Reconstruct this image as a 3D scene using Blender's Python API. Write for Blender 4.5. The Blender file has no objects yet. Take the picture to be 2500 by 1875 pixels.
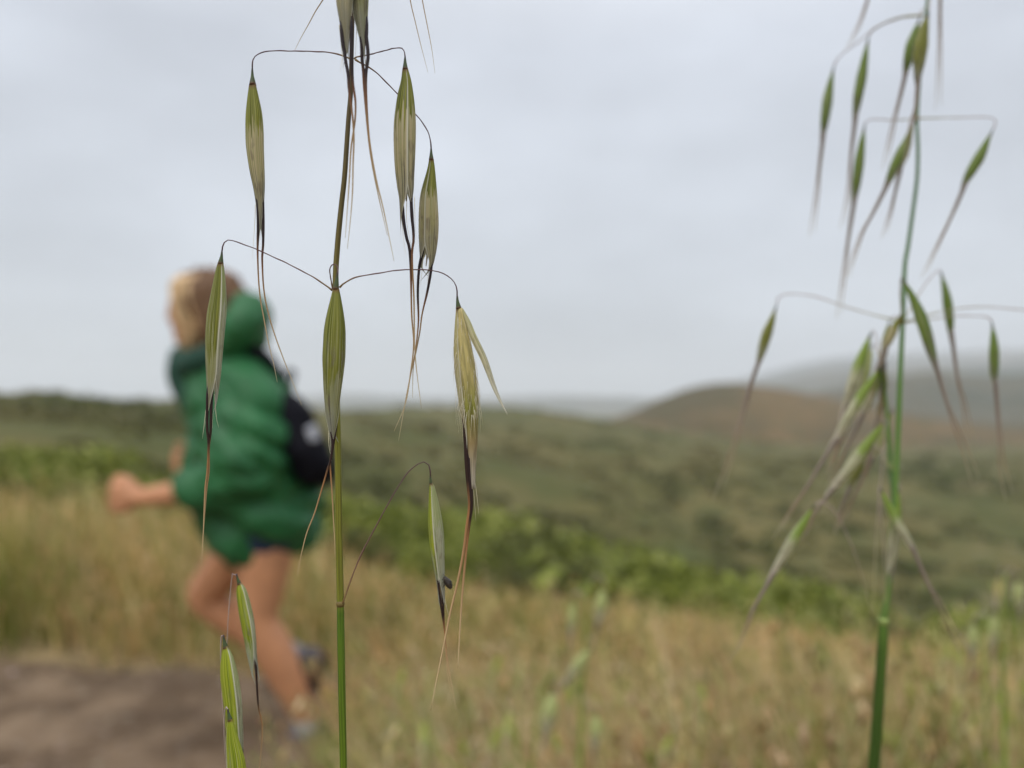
import bpy, bmesh, math, random
import numpy as np
from mathutils import Vector, Matrix, noise as mnoise

random.seed(7)
rng = np.random.default_rng(7)
SC = bpy.context.scene
COL = SC.collection

# ------------------------------------------------------------------ camera
CAM_Z = 0.82
F = 1875.0                      # focal length in photo pixels (photo 2500 x 1875)
PITCH = math.atan(47.5 / F)
cam_d = bpy.data.cameras.new('camera')
cam = bpy.data.objects.new('camera', cam_d)
COL.objects.link(cam)
cam.location = (0, 0, CAM_Z)
cam.rotation_euler = (math.pi / 2 + PITCH, 0, 0)
cam_d.sensor_width = 36.0
cam_d.lens = 27.0
cam_d.clip_start = 0.01
cam_d.clip_end = 20000
cam_d.dof.use_dof = True
cam_d.dof.focus_distance = 0.1135
cam_d.dof.aperture_fstop = 11.2
cam_d.dof.aperture_blades = 0
SC.camera = cam

# ------------------------------------------------------------------ world, overcast sky
SUN_EL, SUN_AZ = math.radians(52), math.radians(205)
world = bpy.data.worlds.new('World')
SC.world = world
world.use_nodes = True
wn, wl = world.node_tree.nodes, world.node_tree.links
wn.clear()
w_out = wn.new('ShaderNodeOutputWorld')
w_bg = wn.new('ShaderNodeBackground')
w_bg.inputs['Strength'].default_value = 0.1
sky = wn.new('ShaderNodeTexSky')
sky.sky_type = 'NISHITA'
sky.sun_disc = False
sky.sun_elevation = SUN_EL
sky.sun_rotation = SUN_AZ
sky.dust_density = 4.0
tc = wn.new('ShaderNodeTexCoord')
sep = wn.new('ShaderNodeSeparateXYZ')
wl.new(tc.outputs['Generated'], sep.inputs[0])
ramp = wn.new('ShaderNodeValToRGB')           # overcast cloud deck, lighter towards the zenith
ramp.color_ramp.elements[0].position = 0.0
ramp.color_ramp.elements[0].color = (5.8, 6.25, 6.8, 1)
e = ramp.color_ramp.elements.new(0.42)
e.color = (6.65, 7.1, 7.9, 1)
ramp.color_ramp.elements[-1].position = 1.0
ramp.color_ramp.elements[-1].color = (15.0, 15.1, 15.6, 1)
e = ramp.color_ramp.elements.new(0.72)
e.color = (11.4, 11.7, 12.4, 1)
wl.new(sep.outputs['Z'], ramp.inputs[0])
mp = wn.new('ShaderNodeMapping')
mp.inputs['Scale'].default_value = (1.0, 1.0, 2.2)
wl.new(tc.outputs['Generated'], mp.inputs[0])
nz = wn.new('ShaderNodeTexNoise')
nz.inputs['Scale'].default_value = 2.1
nz.inputs['Detail'].default_value = 4.0
nz.inputs['Roughness'].default_value = 0.5
wl.new(mp.outputs[0], nz.inputs['Vector'])
mr = wn.new('ShaderNodeMapRange')
mr.inputs['From Min'].default_value = 0.34
mr.inputs['From Max'].default_value = 0.66
mr.inputs['To Min'].default_value = 0.85
mr.inputs['To Max'].default_value = 1.13
wl.new(nz.outputs['Fac'], mr.inputs['Value'])
vm = wn.new('ShaderNodeVectorMath')
vm.operation = 'SCALE'
wl.new(ramp.outputs['Color'], vm.inputs[0])
wl.new(mr.outputs[0], vm.inputs['Scale'])
mx = wn.new('ShaderNodeMix')
mx.data_type = 'RGBA'
mx.inputs['Factor'].default_value = 0.93
wl.new(sky.outputs[0], mx.inputs['A'])
wl.new(vm.outputs[0], mx.inputs['B'])
wl.new(mx.outputs['Result'], w_bg.inputs['Color'])
wl.new(w_bg.outputs[0], w_out.inputs['Surface'])

sun_d = bpy.data.lights.new('sun', 'SUN')
sun_d.energy = 1.5
sun_d.angle = math.radians(35)
sun_d.color = (1.0, 0.96, 0.9)
sun = bpy.data.objects.new('sun', sun_d)
COL.objects.link(sun)
_sd = Vector((math.sin(SUN_AZ) * math.cos(SUN_EL), math.cos(SUN_AZ) * math.cos(SUN_EL), math.sin(SUN_EL)))
sun.rotation_euler = _sd.to_track_quat('Z', 'Y').to_euler()
sun.location = (0, 0, 20)

SC.view_settings.view_transform = 'Standard'
SC.view_settings.look = 'None'
SC.view_settings.gamma = 1.0
SC.view_settings.exposure = 0.15
SC.cycles.use_denoising = True
SC.cycles.max_bounces = 6
SC.cycles.volume_bounces = 3
SC.cycles.transparent_max_bounces = 6

# ------------------------------------------------------------------ helpers
CP, SP = math.cos(PITCH), math.sin(PITCH)
EYE = np.array((0, 0, CAM_Z))
FWD = np.array((0, CP, SP))
UP = np.array((0, -SP, CP))
RIGHT = np.array((1.0, 0, 0))


def P(px, py, d):
    """photo pixel at depth d (metres along the view axis) -> world point"""
    return EYE + d * (FWD + RIGHT * ((px - 1250) / F) + UP * ((937.5 - py) / F))


def tag(o, label=None, cat=None, group=None, kind=None):
    if label: o['label'] = label
    if cat: o['category'] = cat
    if group: o['group'] = group
    if kind: o['kind'] = kind
    return o


def empty(name, loc=(0, 0, 0)):
    o = bpy.data.objects.new(name, None)
    COL.objects.link(o)
    o.empty_display_size = 0.05
    o.location = loc
    return o


def mesh_data(name, verts, faces, attrs=None, smooth=True):
    me = bpy.data.meshes.new(name)
    v = np.asarray(verts, dtype=np.float32).reshape(-1, 3)
    if isinstance(faces, np.ndarray):
        k = faces.shape[1]
        n = len(faces)
        me.vertices.add(len(v)); me.vertices.foreach_set('co', v.ravel())
        me.loops.add(n * k); me.loops.foreach_set('vertex_index', faces.astype(np.int32).ravel())
        me.polygons.add(n)
        me.polygons.foreach_set('loop_start', np.arange(0, n * k, k, dtype=np.int32))
        me.polygons.foreach_set('loop_total', np.full(n, k, dtype=np.int32))
        me.update(calc_edges=True)
    else:
        me.from_pydata([tuple(map(float, p)) for p in v], [], faces)
    if smooth:
        me.polygons.foreach_set('use_smooth', np.ones(len(me.polygons), dtype=bool))
    for nm, (typ, arr) in (attrs or {}).items():
        a = me.attributes.new(nm, typ, 'POINT')
        key = 'color' if typ == 'FLOAT_COLOR' else 'vector'
        a.data.foreach_set(key, np.asarray(arr, dtype=np.float32).ravel())
    me.validate()
    return me


def mk(name, verts, faces, mat, parent=None, origin=(0, 0, 0), attrs=None, smooth=True):
    v = np.asarray(verts, dtype=np.float64).reshape(-1, 3) - np.asarray(origin)
    me = mesh_data(name, v, faces, attrs, smooth)
    o = bpy.data.objects.new(name, me)
    COL.objects.link(o)
    if mat: me.materials.append(mat)
    if parent is not None: o.parent = parent
    else: o.location = origin
    return o


def resample(pts, n, cols=None):
    """smooth (Catmull-Rom) resample of a list of tuples, by arc length"""
    p = np.asarray(pts, dtype=float)
    if len(p) == 2:
        t = np.linspace(0, 1, n)[:, None]
        return p[0] * (1 - t) + p[1] * t
    ext = np.vstack([2 * p[0] - p[1], p, 2 * p[-1] - p[-2]])
    out = []
    for i in range(len(p) - 1):
        a, b, c, d = ext[i:i + 4]
        for t in np.linspace(0, 1, 14, endpoint=False):
            out.append(0.5 * ((2 * b) + (c - a) * t + (2 * a - 5 * b + 4 * c - d) * t * t + (3 * b - a - 3 * c + d) * t ** 3))
    out.append(p[-1])
    out = np.array(out)
    s = np.concatenate([[0], np.cumsum(np.linalg.norm(np.diff(out[:, :3], axis=0), axis=1))])
    q = np.linspace(0, s[-1], n)
    return np.stack([np.interp(q, s, out[:, k]) for k in range(out.shape[1])], axis=1)


def tube(path, radii, sides=6, t0=0.0, t1=1.0):
    """verts, faces, tu attribute for a tapered tube along path (n,3)"""
    path = np.asarray(path, float)
    n = len(path)
    radii = np.broadcast_to(np.asarray(radii, float), (n,))
    tan = np.gradient(path, axis=0)
    tan /= np.linalg.norm(tan, axis=1)[:, None] + 1e-12
    ref = np.array((0.31, 0.87, 0.38))
    V, A = [], []
    for i in range(n):
        a = np.cross(tan[i], ref); a /= np.linalg.norm(a) + 1e-12
        b = np.cross(tan[i], a)
        for k in range(sides):
            th = 2 * math.pi * k / sides
            V.append(path[i] + radii[i] * (math.cos(th) * a + math.sin(th) * b))
            A.append((k / sides, t0 + (t1 - t0) * i / (n - 1), 0))
    Fc = []
    for i in range(n - 1):
        for k in range(sides):
            k2 = (k + 1) % sides
            Fc.append((i * sides + k, i * sides + k2, (i + 1) * sides + k2, (i + 1) * sides + k))
    Fc.append(tuple(range(sides))[::-1])
    Fc.append(tuple((n - 1) * sides + k for k in range(sides)))
    return V, Fc, A


class MB:
    """collects pieces of one mesh"""
    def __init__(self): self.v, self.f, self.a = [], [], []
    def add(self, V, Fc, A=None):
        o = len(self.v)
        self.v.extend(V)
        self.f.extend(tuple(i + o for i in f) for f in Fc)
        self.a.extend(A if A is not None else [(0, 0, 0)] * len(V))
    def build(self, name, mat, parent=None, origin=(0, 0, 0), smooth=True):
        return mk(name, self.v, self.f, mat, parent, origin, {'tu': ('FLOAT_VECTOR', np.array(self.a))}, smooth)


# ------------------------------------------------------------------ materials
def mat_new(name):
    m = bpy.data.materials.new(name)
    m.use_nodes = True
    nt = m.node_tree
    for n in list(nt.nodes): nt.nodes.remove(n)
    out = nt.nodes.new('ShaderNodeOutputMaterial')
    return m, nt.nodes, nt.links, out


def N(nodes, typ, **kw):
    n = nodes.new(typ)
    for k, v in kw.items():
        if k in n.inputs: n.inputs[k].default_value = v
        else: setattr(n, k, v)
    return n


def mixc(nodes, links, fac, a, b, blend='MIX'):
    m = nodes.new('ShaderNodeMix'); m.data_type = 'RGBA'; m.blend_type = blend
    for s, v in (('Factor', fac), ('A', a), ('B', b)):
        if isinstance(v, (int, float)): m.inputs[s].default_value = v
        elif isinstance(v, tuple): m.inputs[s].default_value = v if len(v) == 4 else v + (1,)
        else: links.new(v, m.inputs[s])
    return m.outputs['Result']


def math_n(nodes, links, op, a, b=None, clamp=False):
    m = nodes.new('ShaderNodeMath'); m.operation = op; m.use_clamp = clamp
    for i, v in enumerate((a, b)):
        if v is None: continue
        if isinstance(v, (int, float)): m.inputs[i].default_value = v
        else: links.new(v, m.inputs[i])
    return m.outputs[0]


def mrange(nodes, links, v, a, b, c=0.0, d=1.0, smooth=True):
    m = nodes.new('ShaderNodeMapRange')
    if smooth: m.interpolation_type = 'SMOOTHSTEP'
    links.new(v, m.inputs['Value'])
    for s, x in (('From Min', a), ('From Max', b), ('To Min', c), ('To Max', d)):
        if isinstance(x, (int, float)): m.inputs[s].default_value = x
        else: links.new(x, m.inputs[s])
    return m.outputs[0]


def simple_mat(name, col, rough=0.6, var=0.25, scale=30.0, bump=0.0, spec=0.3, transl=0.0, coord='Object'):
    m, nd, lk, out = mat_new(name)
    tcn = N(nd, 'ShaderNodeTexCoord')
    nzn = N(nd, 'ShaderNodeTexNoise', Scale=scale, Detail=5.0)
    lk.new(tcn.outputs[coord], nzn.inputs['Vector'])
    c0 = tuple(c * (1 - var) for c in col); c1 = tuple(min(1, c * (1 + var)) for c in col)
    c = mixc(nd, lk, mrange(nd, lk, nzn.outputs['Fac'], 0.3, 0.7), c0, c1)
    b = N(nd, 'ShaderNodeBsdfPrincipled', Roughness=rough)
    b.inputs['Specular IOR Level'].default_value = spec
    lk.new(c, b.inputs['Base Color'])
    if bump:
        bn = N(nd, 'ShaderNodeBump', Strength=bump)
        bn.inputs['Distance'].default_value = 0.002
        lk.new(nzn.outputs['Fac'], bn.inputs['Height'])
        lk.new(bn.outputs[0], b.inputs['Normal'])
    if transl > 0:
        t = N(nd, 'ShaderNodeBsdfTranslucent'); lk.new(c, t.inputs['Color'])
        ms = N(nd, 'ShaderNodeMixShader', Fac=transl)
        lk.new(b.outputs[0], ms.inputs[1]); lk.new(t.outputs[0], ms.inputs[2])
        lk.new(ms.outputs[0], out.inputs['Surface'])
    else:
        lk.new(b.outputs[0], out.inputs['Surface'])
    return m


def glume_material(name, green, green2, tan, grey, tg):
    """papery glume: veined green at its base, straw to grey towards the tip, pale edges.
    tg: how far down the green reaches before the papery end begins"""
    m, nd, lk, out = mat_new(name)
    at = N(nd, 'ShaderNodeAttribute', attribute_name='tu')
    s = N(nd, 'ShaderNodeSeparateXYZ'); lk.new(at.outputs['Vector'], s.inputs[0])
    u, t, seed = s.outputs
    oi = N(nd, 'ShaderNodeObjectInfo')
    sd = math_n(nd, lk, 'ADD', seed, math_n(nd, lk, 'MULTIPLY', oi.outputs['Random'], 40.0))
    def nois(su, st, detail, off=0.0):
        c = N(nd, 'ShaderNodeCombineXYZ')
        lk.new(math_n(nd, lk, 'MULTIPLY', u, su), c.inputs[0])
        lk.new(math_n(nd, lk, 'MULTIPLY', t, st), c.inputs[1])
        lk.new(math_n(nd, lk, 'ADD', sd, off), c.inputs[2])
        n = N(nd, 'ShaderNodeTexNoise', Scale=1.0, Detail=detail)
        lk.new(c.outputs[0], n.inputs['Vector'])
        return n.outputs['Fac']
    vein = nois(30.0, 0.9, 3.0)
    vein2 = nois(55.0, 2.0, 2.0, 5.0)
    jag = nois(17.0, 0.3, 2.0, 11.0)
    blot = nois(4.0, 5.0, 3.0, 17.0)
    edge = math_n(nd, lk, 'ABSOLUTE', math_n(nd, lk, 'SUBTRACT', u, 0.5))     # 0 mid, .5 edge
    gcol = mixc(nd, lk, mrange(nd, lk, vein, 0.36, 0.62), green, green2)
    tcol = mixc(nd, lk, mrange(nd, lk, vein, 0.35, 0.65), tan, (tan[0] * 0.62, tan[1] * 0.68, tan[2] * 0.45))
    lim = math_n(nd, lk, 'ADD', tg - 0.25, math_n(nd, lk, 'MULTIPLY', jag, 0.5))
    fg = mrange(nd, lk, math_n(nd, lk, 'SUBTRACT', t, lim), -0.008, 0.012)
    c = mixc(nd, lk, fg, gcol, tcol)
    fgrey = mrange(nd, lk, math_n(nd, lk, 'ADD', t, math_n(nd, lk, 'MULTIPLY', math_n(nd, lk, 'SUBTRACT', blot, 0.5), 0.7)), 0.5, 0.95)
    c = mixc(nd, lk, fgrey, c, grey)
    c = mixc(nd, lk, math_n(nd, lk, 'MULTIPLY', mrange(nd, lk, nois(5.0, 7.0, 4.0, 29.0), 0.52, 0.66), mrange(nd, lk, t, 0.2, 0.5, 0.0, 0.6)), c, (0.17, 0.14, 0.1))
    fold = mrange(nd, lk, math_n(nd, lk, 'MULTIPLY', mrange(nd, lk, vein, 0.55, 0.68), mrange(nd, lk, t, 0.42, 0.6)), 0.2, 0.9)
    c = mixc(nd, lk, math_n(nd, lk, 'MULTIPLY', fold, 0.85), c, (0.05, 0.03, 0.035))
    c = mixc(nd, lk, math_n(nd, lk, 'MULTIPLY', mrange(nd, lk, vein2, 0.56, 0.68), mrange(nd, lk, t, 0.05, 0.5, 0.12, 0.55)), c, (0.68, 0.66, 0.5))
    c = mixc(nd, lk, mrange(nd, lk, edge, 0.435, 0.485, 0, 0.9), c, (0.72, 0.72, 0.6))
    basef = mrange(nd, lk, t, 0.0, 0.035, 0.8, 0.0)
    c = mixc(nd, lk, basef, c, (0.2, 0.1, 0.04))
    b = N(nd, 'ShaderNodeBsdfPrincipled', Roughness=0.42)
    b.inputs['Specular IOR Level'].default_value = 0.35
    lk.new(c, b.inputs['Base Color'])
    bn = N(nd, 'ShaderNodeBump', Strength=0.4)
    bn.inputs['Distance'].default_value = 0.00012
    lk.new(math_n(nd, lk, 'ADD', vein, math_n(nd, lk, 'MULTIPLY', vein2, 0.6)), bn.inputs['Height'])
    lk.new(bn.outputs[0], b.inputs['Normal'])
    tr = N(nd, 'ShaderNodeBsdfTranslucent'); lk.new(c, tr.inputs['Color'])
    ms = N(nd, 'ShaderNodeMixShader')
    lk.new(mrange(nd, lk, t, 0.3, 1.0, 0.3, 0.5), ms.inputs[0])
    lk.new(b.outputs[0], ms.inputs[1]); lk.new(tr.outputs[0], ms.inputs[2])
    lk.new(ms.outputs[0], out.inputs['Surface'])
    return m


def ramp_mat(name, stops, rough=0.5, transl=0.0, streak=0.0):
    """colour along a tube's length (tu.y), with lengthwise streaks"""
    m, nd, lk, out = mat_new(name)
    at = N(nd, 'ShaderNodeAttribute', attribute_name='tu')
    s = N(nd, 'ShaderNodeSeparateXYZ'); lk.new(at.outputs['Vector'], s.inputs[0])
    r = N(nd, 'ShaderNodeValToRGB')
    el = r.color_ramp.elements
    el[0].position, el[0].color = stops[0][0], stops[0][1] + (1,)
    el[1].position, el[1].color = stops[-1][0], stops[-1][1] + (1,)
    for p, c in stops[1:-1]:
        e_ = el.new(p); e_.color = c + (1,)
    lk.new(s.outputs['Y'], r.inputs[0])
    c = r.outputs['Color']
    if streak:
        cx = N(nd, 'ShaderNodeCombineXYZ')
        lk.new(math_n(nd, lk, 'MULTIPLY', s.outputs['X'], 14.0), cx.inputs[0])
        lk.new(math_n(nd, lk, 'MULTIPLY', s.outputs['Y'], 6.0), cx.inputs[1])
        n = N(nd, 'ShaderNodeTexNoise', Scale=1.0, Detail=3.0); lk.new(cx.outputs[0], n.inputs['Vector'])
        dk = mixc(nd, lk, 1.0, c, (1 - streak, 1 - streak, 1 - streak), 'MULTIPLY')
        c = mixc(nd, lk, mrange(nd, lk, n.outputs['Fac'], 0.38, 0.6), dk, c)
    b = N(nd, 'ShaderNodeBsdfPrincipled', Roughness=rough)
    b.inputs['Specular IOR Level'].default_value = 0.3
    lk.new(c, b.inputs['Base Color'])
    if transl:
        t = N(nd, 'ShaderNodeBsdfTranslucent'); lk.new(c, t.inputs['Color'])
        ms = N(nd, 'ShaderNodeMixShader', Fac=transl)
        lk.new(b.outputs[0], ms.inputs[1]); lk.new(t.outputs[0], ms.inputs[2])
        lk.new(ms.outputs[0], out.inputs['Surface'])
    else:
        lk.new(b.outputs[0], out.inputs['Surface'])
    return m


def colattr_mat(name, rough=0.6, transl=0.3):
    m, nd, lk, out = mat_new(name)
    at = N(nd, 'ShaderNodeAttribute', attribute_name='col')
    b = N(nd, 'ShaderNodeBsdfPrincipled', Roughness=rough)
    b.inputs['Specular IOR Level'].default_value = 0.2
    lk.new(at.outputs['Color'], b.inputs['Base Color'])
    t = N(nd, 'ShaderNodeBsdfTranslucent'); lk.new(at.outputs['Color'], t.inputs['Color'])
    ms = N(nd, 'ShaderNodeMixShader', Fac=transl)
    lk.new(b.outputs[0], ms.inputs[1]); lk.new(t.outputs[0], ms.inputs[2])
    lk.new(ms.outputs[0], out.inputs['Surface'])
    return m


G = dict(
    mixed=glume_material('glume_green_straw', (0.1, 0.115, 0.006), (0.3, 0.31, 0.04), (0.54, 0.47, 0.28), (0.3, 0.3, 0.24), 0.27),
    olive=glume_material('glume_olive', (0.11, 0.13, 0.006), (0.27, 0.28, 0.05), (0.36, 0.36, 0.17), (0.34, 0.35, 0.28), 0.55),
    fresh=glume_material('glume_fresh_green', (0.17, 0.24, 0.008), (0.4, 0.45, 0.04), (0.46, 0.5, 0.26), (0.5, 0.53, 0.45), 0.58),
    far=glume_material('glume_dark_green', (0.1, 0.17, 0.015), (0.2, 0.28, 0.05), (0.3, 0.3, 0.17), (0.3, 0.28, 0.27), 0.72),
    pale=glume_material('glume_pale_green', (0.26, 0.31, 0.1), (0.42, 0.45, 0.24), (0.46, 0.47, 0.34), (0.44, 0.46, 0.42), 0.3),
    long=glume_material('glume_long_pale', (0.14, 0.24, 0.02), (0.3, 0.4, 0.07), (0.62, 0.6, 0.45), (0.66, 0.58, 0.5), 0.36),
    light=glume_material('glume_light', (0.34, 0.4, 0.12), (0.5, 0.54, 0.24), (0.62, 0.6, 0.4), (0.68, 0.64, 0.52), 0.45),
    straw=glume_material('glume_pale_straw', (0.5, 0.45, 0.18), (0.55, 0.5, 0.25), (0.62, 0.56, 0.36), (0.68, 0.66, 0.55), 0.3),
)
M_AWN = ramp_mat('awn', [(0.0, (0.012, 0.006, 0.01)), (0.26, (0.022, 0.012, 0.012)), (0.36, (0.16, 0.07, 0.03)), (0.5, (0.3, 0.19, 0.09)), (1.0, (0.5, 0.42, 0.27))], 0.45)
M_AWN_FAR = ramp_mat('awn_far', [(0.0, (0.16, 0.13, 0.11)), (0.4, (0.25, 0.2, 0.16)), (0.7, (0.28, 0.2, 0.13)), (1.0, (0.45, 0.4, 0.28))], 0.5)
M_AWN_TAN = ramp_mat('awn_tan', [(0.0, (0.02, 0.01, 0.012)), (0.32, (0.03, 0.015, 0.012)), (0.42, (0.3, 0.15, 0.06)), (1.0, (0.58, 0.45, 0.26))], 0.45)
M_PED = ramp_mat('pedicel', [(0.0, (0.2, 0.13, 0.05)), (0.25, (0.13, 0.06, 0.05)), (1.0, (0.09, 0.045, 0.06))], 0.5)
M_PED_FAR = ramp_mat('pedicel_far', [(0.0, (0.3, 0.3, 0.12)), (0.6, (0.35, 0.28, 0.24)), (1.0, (0.35, 0.28, 0.27))], 0.5)
M_REC = ramp_mat('receptacle', [(0.0, (0.05, 0.025, 0.04)), (0.45, (0.05, 0.08, 0.03)), (0.8, (0.05, 0.07, 0.025)), (1.0, (0.12, 0.05, 0.03))], 0.5)
M_LEMMA = ramp_mat('lemma', [(0.0, (0.66, 0.56, 0.25)), (0.4, (0.6, 0.52, 0.2)), (0.55, (0.34, 0.35, 0.07)), (0.75, (0.38, 0.29, 0.14)), (1.0, (0.6, 0.56, 0.46))], 0.55, 0.3, 0.35)
M_BRISTLE = simple_mat('bristle', (0.8, 0.75, 0.58), 0.5, 0.1, 40, transl=0.3)
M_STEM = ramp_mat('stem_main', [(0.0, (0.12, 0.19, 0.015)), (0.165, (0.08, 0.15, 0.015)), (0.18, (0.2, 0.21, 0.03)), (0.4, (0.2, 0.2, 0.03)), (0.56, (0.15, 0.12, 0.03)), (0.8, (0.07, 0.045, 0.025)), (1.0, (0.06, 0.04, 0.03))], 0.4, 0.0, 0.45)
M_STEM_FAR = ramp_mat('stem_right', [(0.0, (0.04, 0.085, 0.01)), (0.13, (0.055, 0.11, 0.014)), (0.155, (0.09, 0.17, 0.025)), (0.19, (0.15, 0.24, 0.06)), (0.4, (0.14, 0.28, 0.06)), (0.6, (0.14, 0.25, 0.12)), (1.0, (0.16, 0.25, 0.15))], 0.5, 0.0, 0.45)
M_NODE = simple_mat('stem_node', (0.14, 0.1, 0.03), 0.5, 0.3, 900)


# ------------------------------------------------------------------ wild oats
def frame_pts(path_px, d0, d1=None, n=24):
    """(x,y) pixel polyline at depth d0..d1 -> smooth world path"""
    p = np.asarray(path_px, float)
    s = np.concatenate([[0], np.cumsum(np.linalg.norm(np.diff(p, axis=0), axis=1))])
    d1 = d0 if d1 is None else d1
    dd = d0 + (d1 - d0) * s / s[-1]
    return resample([P(x, y, d) for (x, y), d in zip(p, dd)], n)


def interp_body(body, n):
    return resample([(x, y, w) for x, y, w in body], n)


def glume_mesh(body, d, phi, span, rad, nt, nu, tip=None, depth=0.75, open_from=0.62, seed=0.0, close=0.85):
    """half-shell of a spikelet: body = [(px,py,half width px)], phi = facing angle (90 = at the camera)"""
    b = list(body)
    if tip is not None: b = b + [(tip[0], tip[1], 0.9)]
    q = interp_body(b, nt)
    V, A = [], []
    for i in range(nt):
        t = i / (nt - 1)
        x, y, w = q[i]
        w = max(w, 0.5)
        j0, j1 = max(0, i - 1), min(nt - 1, i + 1)
        tx, ty = q[j1, 0] - q[j0, 0], q[j1, 1] - q[j0, 1]
        L = math.hypot(tx, ty) + 1e-9
        nx, ny = -ty / L, tx / L               # picture-plane normal (pixel axes)
        if nx < 0: nx, ny = -nx, -ny
        k = min(1, max(0, (t - open_from) / (1 - open_from)))
        sp = math.radians(span) * (1 - close * (k * k * (3 - 2 * k)))
        for jn in range(nu):
            u = jn / (nu - 1)
            th = math.radians(phi) + (u - 0.5) * 2 * sp
            rip = 1 + 0.014 * math.sin(u * 31 + seed * 3 + 2 * t) + 0.01 * math.sin(u * 57 + t * 4 + seed) + 0.02 * math.sin(u * 7 + t * 9 + seed * 5)
            r = w * rad * rip
            off = r * math.cos(th)
            px, py = x + nx * off, y + ny * off
            dep = d - depth * r * math.sin(th) * d / F
            V.append(P(px, py, dep))
            A.append((u, t, seed))
    Fc = [(i * nu + j, i * nu + j + 1, (i + 1) * nu + j + 1, (i + 1) * nu + j) for i in range(nt - 1) for j in range(nu - 1)]
    return V, Fc, A


def spikelet(parent, org, d, rec, body, tips, awns, phi=120, mat=None, awn_mat=None, seed=0.0, detail=1, bristles=(),
             span=100, awn_r=2.6, hairs=0, flap=None, matb=None):
    """receptacle + two glumes + inner lemma + awns + bristles; pixel measurements at depth d"""
    mpp = d / F
    mat = mat or G['mixed']
    awn_mat = awn_mat or M_AWN
    nt, nu = (46, 19) if detail else (22, 9)
    # receptacle: flared cone, the part itself
    r = resample([P(x, y, d) for x, y, w in rec], 12)
    ws = np.interp(np.linspace(0, 1, 12), np.linspace(0, 1, len(rec)), [w for *_, w in rec])
    m = MB(); m.add(*tube(r, ws * mpp, 10))
    root = m.build('spikelet', M_REC if detail else awn_mat if False else M_REC, parent, org)
    # glumes
    m = MB(); m.add(*glume_mesh(body, d, phi, span, 1.0, nt, nu, tips[0], seed=seed))
    ga = m.build('glume', mat, root, org)
    if flap is None:
        m = MB(); m.add(*glume_mesh([(x, y, w) for x, y, w in body], d, phi + 180, span, 0.94, nt, nu, tips[1], seed=seed + 7))
        m.build('glume', matb or mat, root, org)
    else:
        q = frame_pts(flap, d, d * 0.985, 26)
        V, Fc, A = [], [], []
        tan = np.gradient(q, axis=0); tan /= np.linalg.norm(tan, axis=1)[:, None]
        for i in range(26):
            t = i / 25
            side = np.cross(tan[i], FWD); side /= np.linalg.norm(side)
            hw = mpp * 9.0 * (math.sin(math.pi * min(1, 0.12 + t * 0.9)) ** 0.7 + 0.08) * (1 - 0.35 * t)
            for k in range(7):
                uu = k / 6 - 0.5
                V.append(q[i] + side * hw * 2 * uu - FWD * hw * 0.8 * (1 - 4 * uu * uu))
                A.append((0.2 + 0.6 * k / 6, 0.3 + 0.7 * t, seed))
        Fc = [(i * 7 + j, i * 7 + j + 1, (i + 1) * 7 + j + 1, (i + 1) * 7 + j) for i in range(25) for j in range(6)]
        m = MB(); m.add(V, Fc, A); m.build('glume', G['straw'], root, org)
    # lemma (the floret inside)
    if detail:
        lb = [(x, y, w * 0.62) for x, y, w in body]
        last = lb[-1]
        q = interp_body(lb, 30)
        path = np.array([P(x, y, d) for x, y, w in q])
        m = MB(); m.add(*tube(path, np.maximum(q[:, 2], 0.8) * mpp * (np.linspace(1, .12, 30)), 10))
        if hairs:                    # open spikelet: the hairy floret fills it and shows
            m = MB()
            q = interp_body([(x + 3, y, w * 0.86) for x, y, w in body], 36)
            path = np.array([P(x, y, d) for x, y, w in q])
            m.add(*tube(path, np.maximum(q[:, 2], 0.8) * mpp, 14))
        m.build('lemma', M_LEMMA, root, org)
    # awns
    for k, aw in enumerate(awns):
        n = 40 if detail else 20
        path = frame_pts(aw, d * 0.998, d * (1.0 + 0.004 * (k - 0.5)), n)
        tt = np.linspace(0, 1, n)
        rad = 1.3 * awn_r * mpp * np.interp(tt, [0, 0.05, 0.25, 0.4, 0.75, 1], [0.5, 1.15, 1.0, 0.62, 0.42, 0.13])
        m = MB(); m.add(*tube(path, rad, 6)); m.build('awn', awn_mat, root, org)
    # bristle tips of the lemmas
    for br in bristles:
        path = frame_pts(br, d, d, 14)
        m = MB(); m.add(*tube(path, 0.9 * mpp * np.linspace(1, 0.2, 14), 5)); m.build('bristle', M_BRISTLE, root, org)
    if hairs:
        m = MB()
        q = interp_body([(x + 3, y, w) for x, y, w in body], 60)
        for h in range(hairs):
            i = int(random.uniform(1, 34))
            x, y, w = q[i]
            th = random.uniform(-0.2, math.pi * 0.95)
            rr = w * 0.84
            base = np.array(P(x + rr * math.cos(th), y, d - 0.75 * rr * math.sin(th) * mpp))
            ln = random.uniform(28, 75) * mpp
            out = RIGHT * math.cos(th) - FWD * math.sin(th)
            dr = -UP * 1.0 + out * random.uniform(0.02, 0.16) + RIGHT * random.uniform(-0.12, 0.12)
            dr /= np.linalg.norm(dr)
            mid = base + dr * ln * 0.5 + out * ln * 0.05
            end = base + dr * ln - UP * ln * 0.1
            m.add(*tube([base, mid, end], np.array((0.55, 0.4, 0.1)) * mpp, 3))
        m.build('hair_tuft', M_BRISTLE, root, org)
    return root


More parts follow.
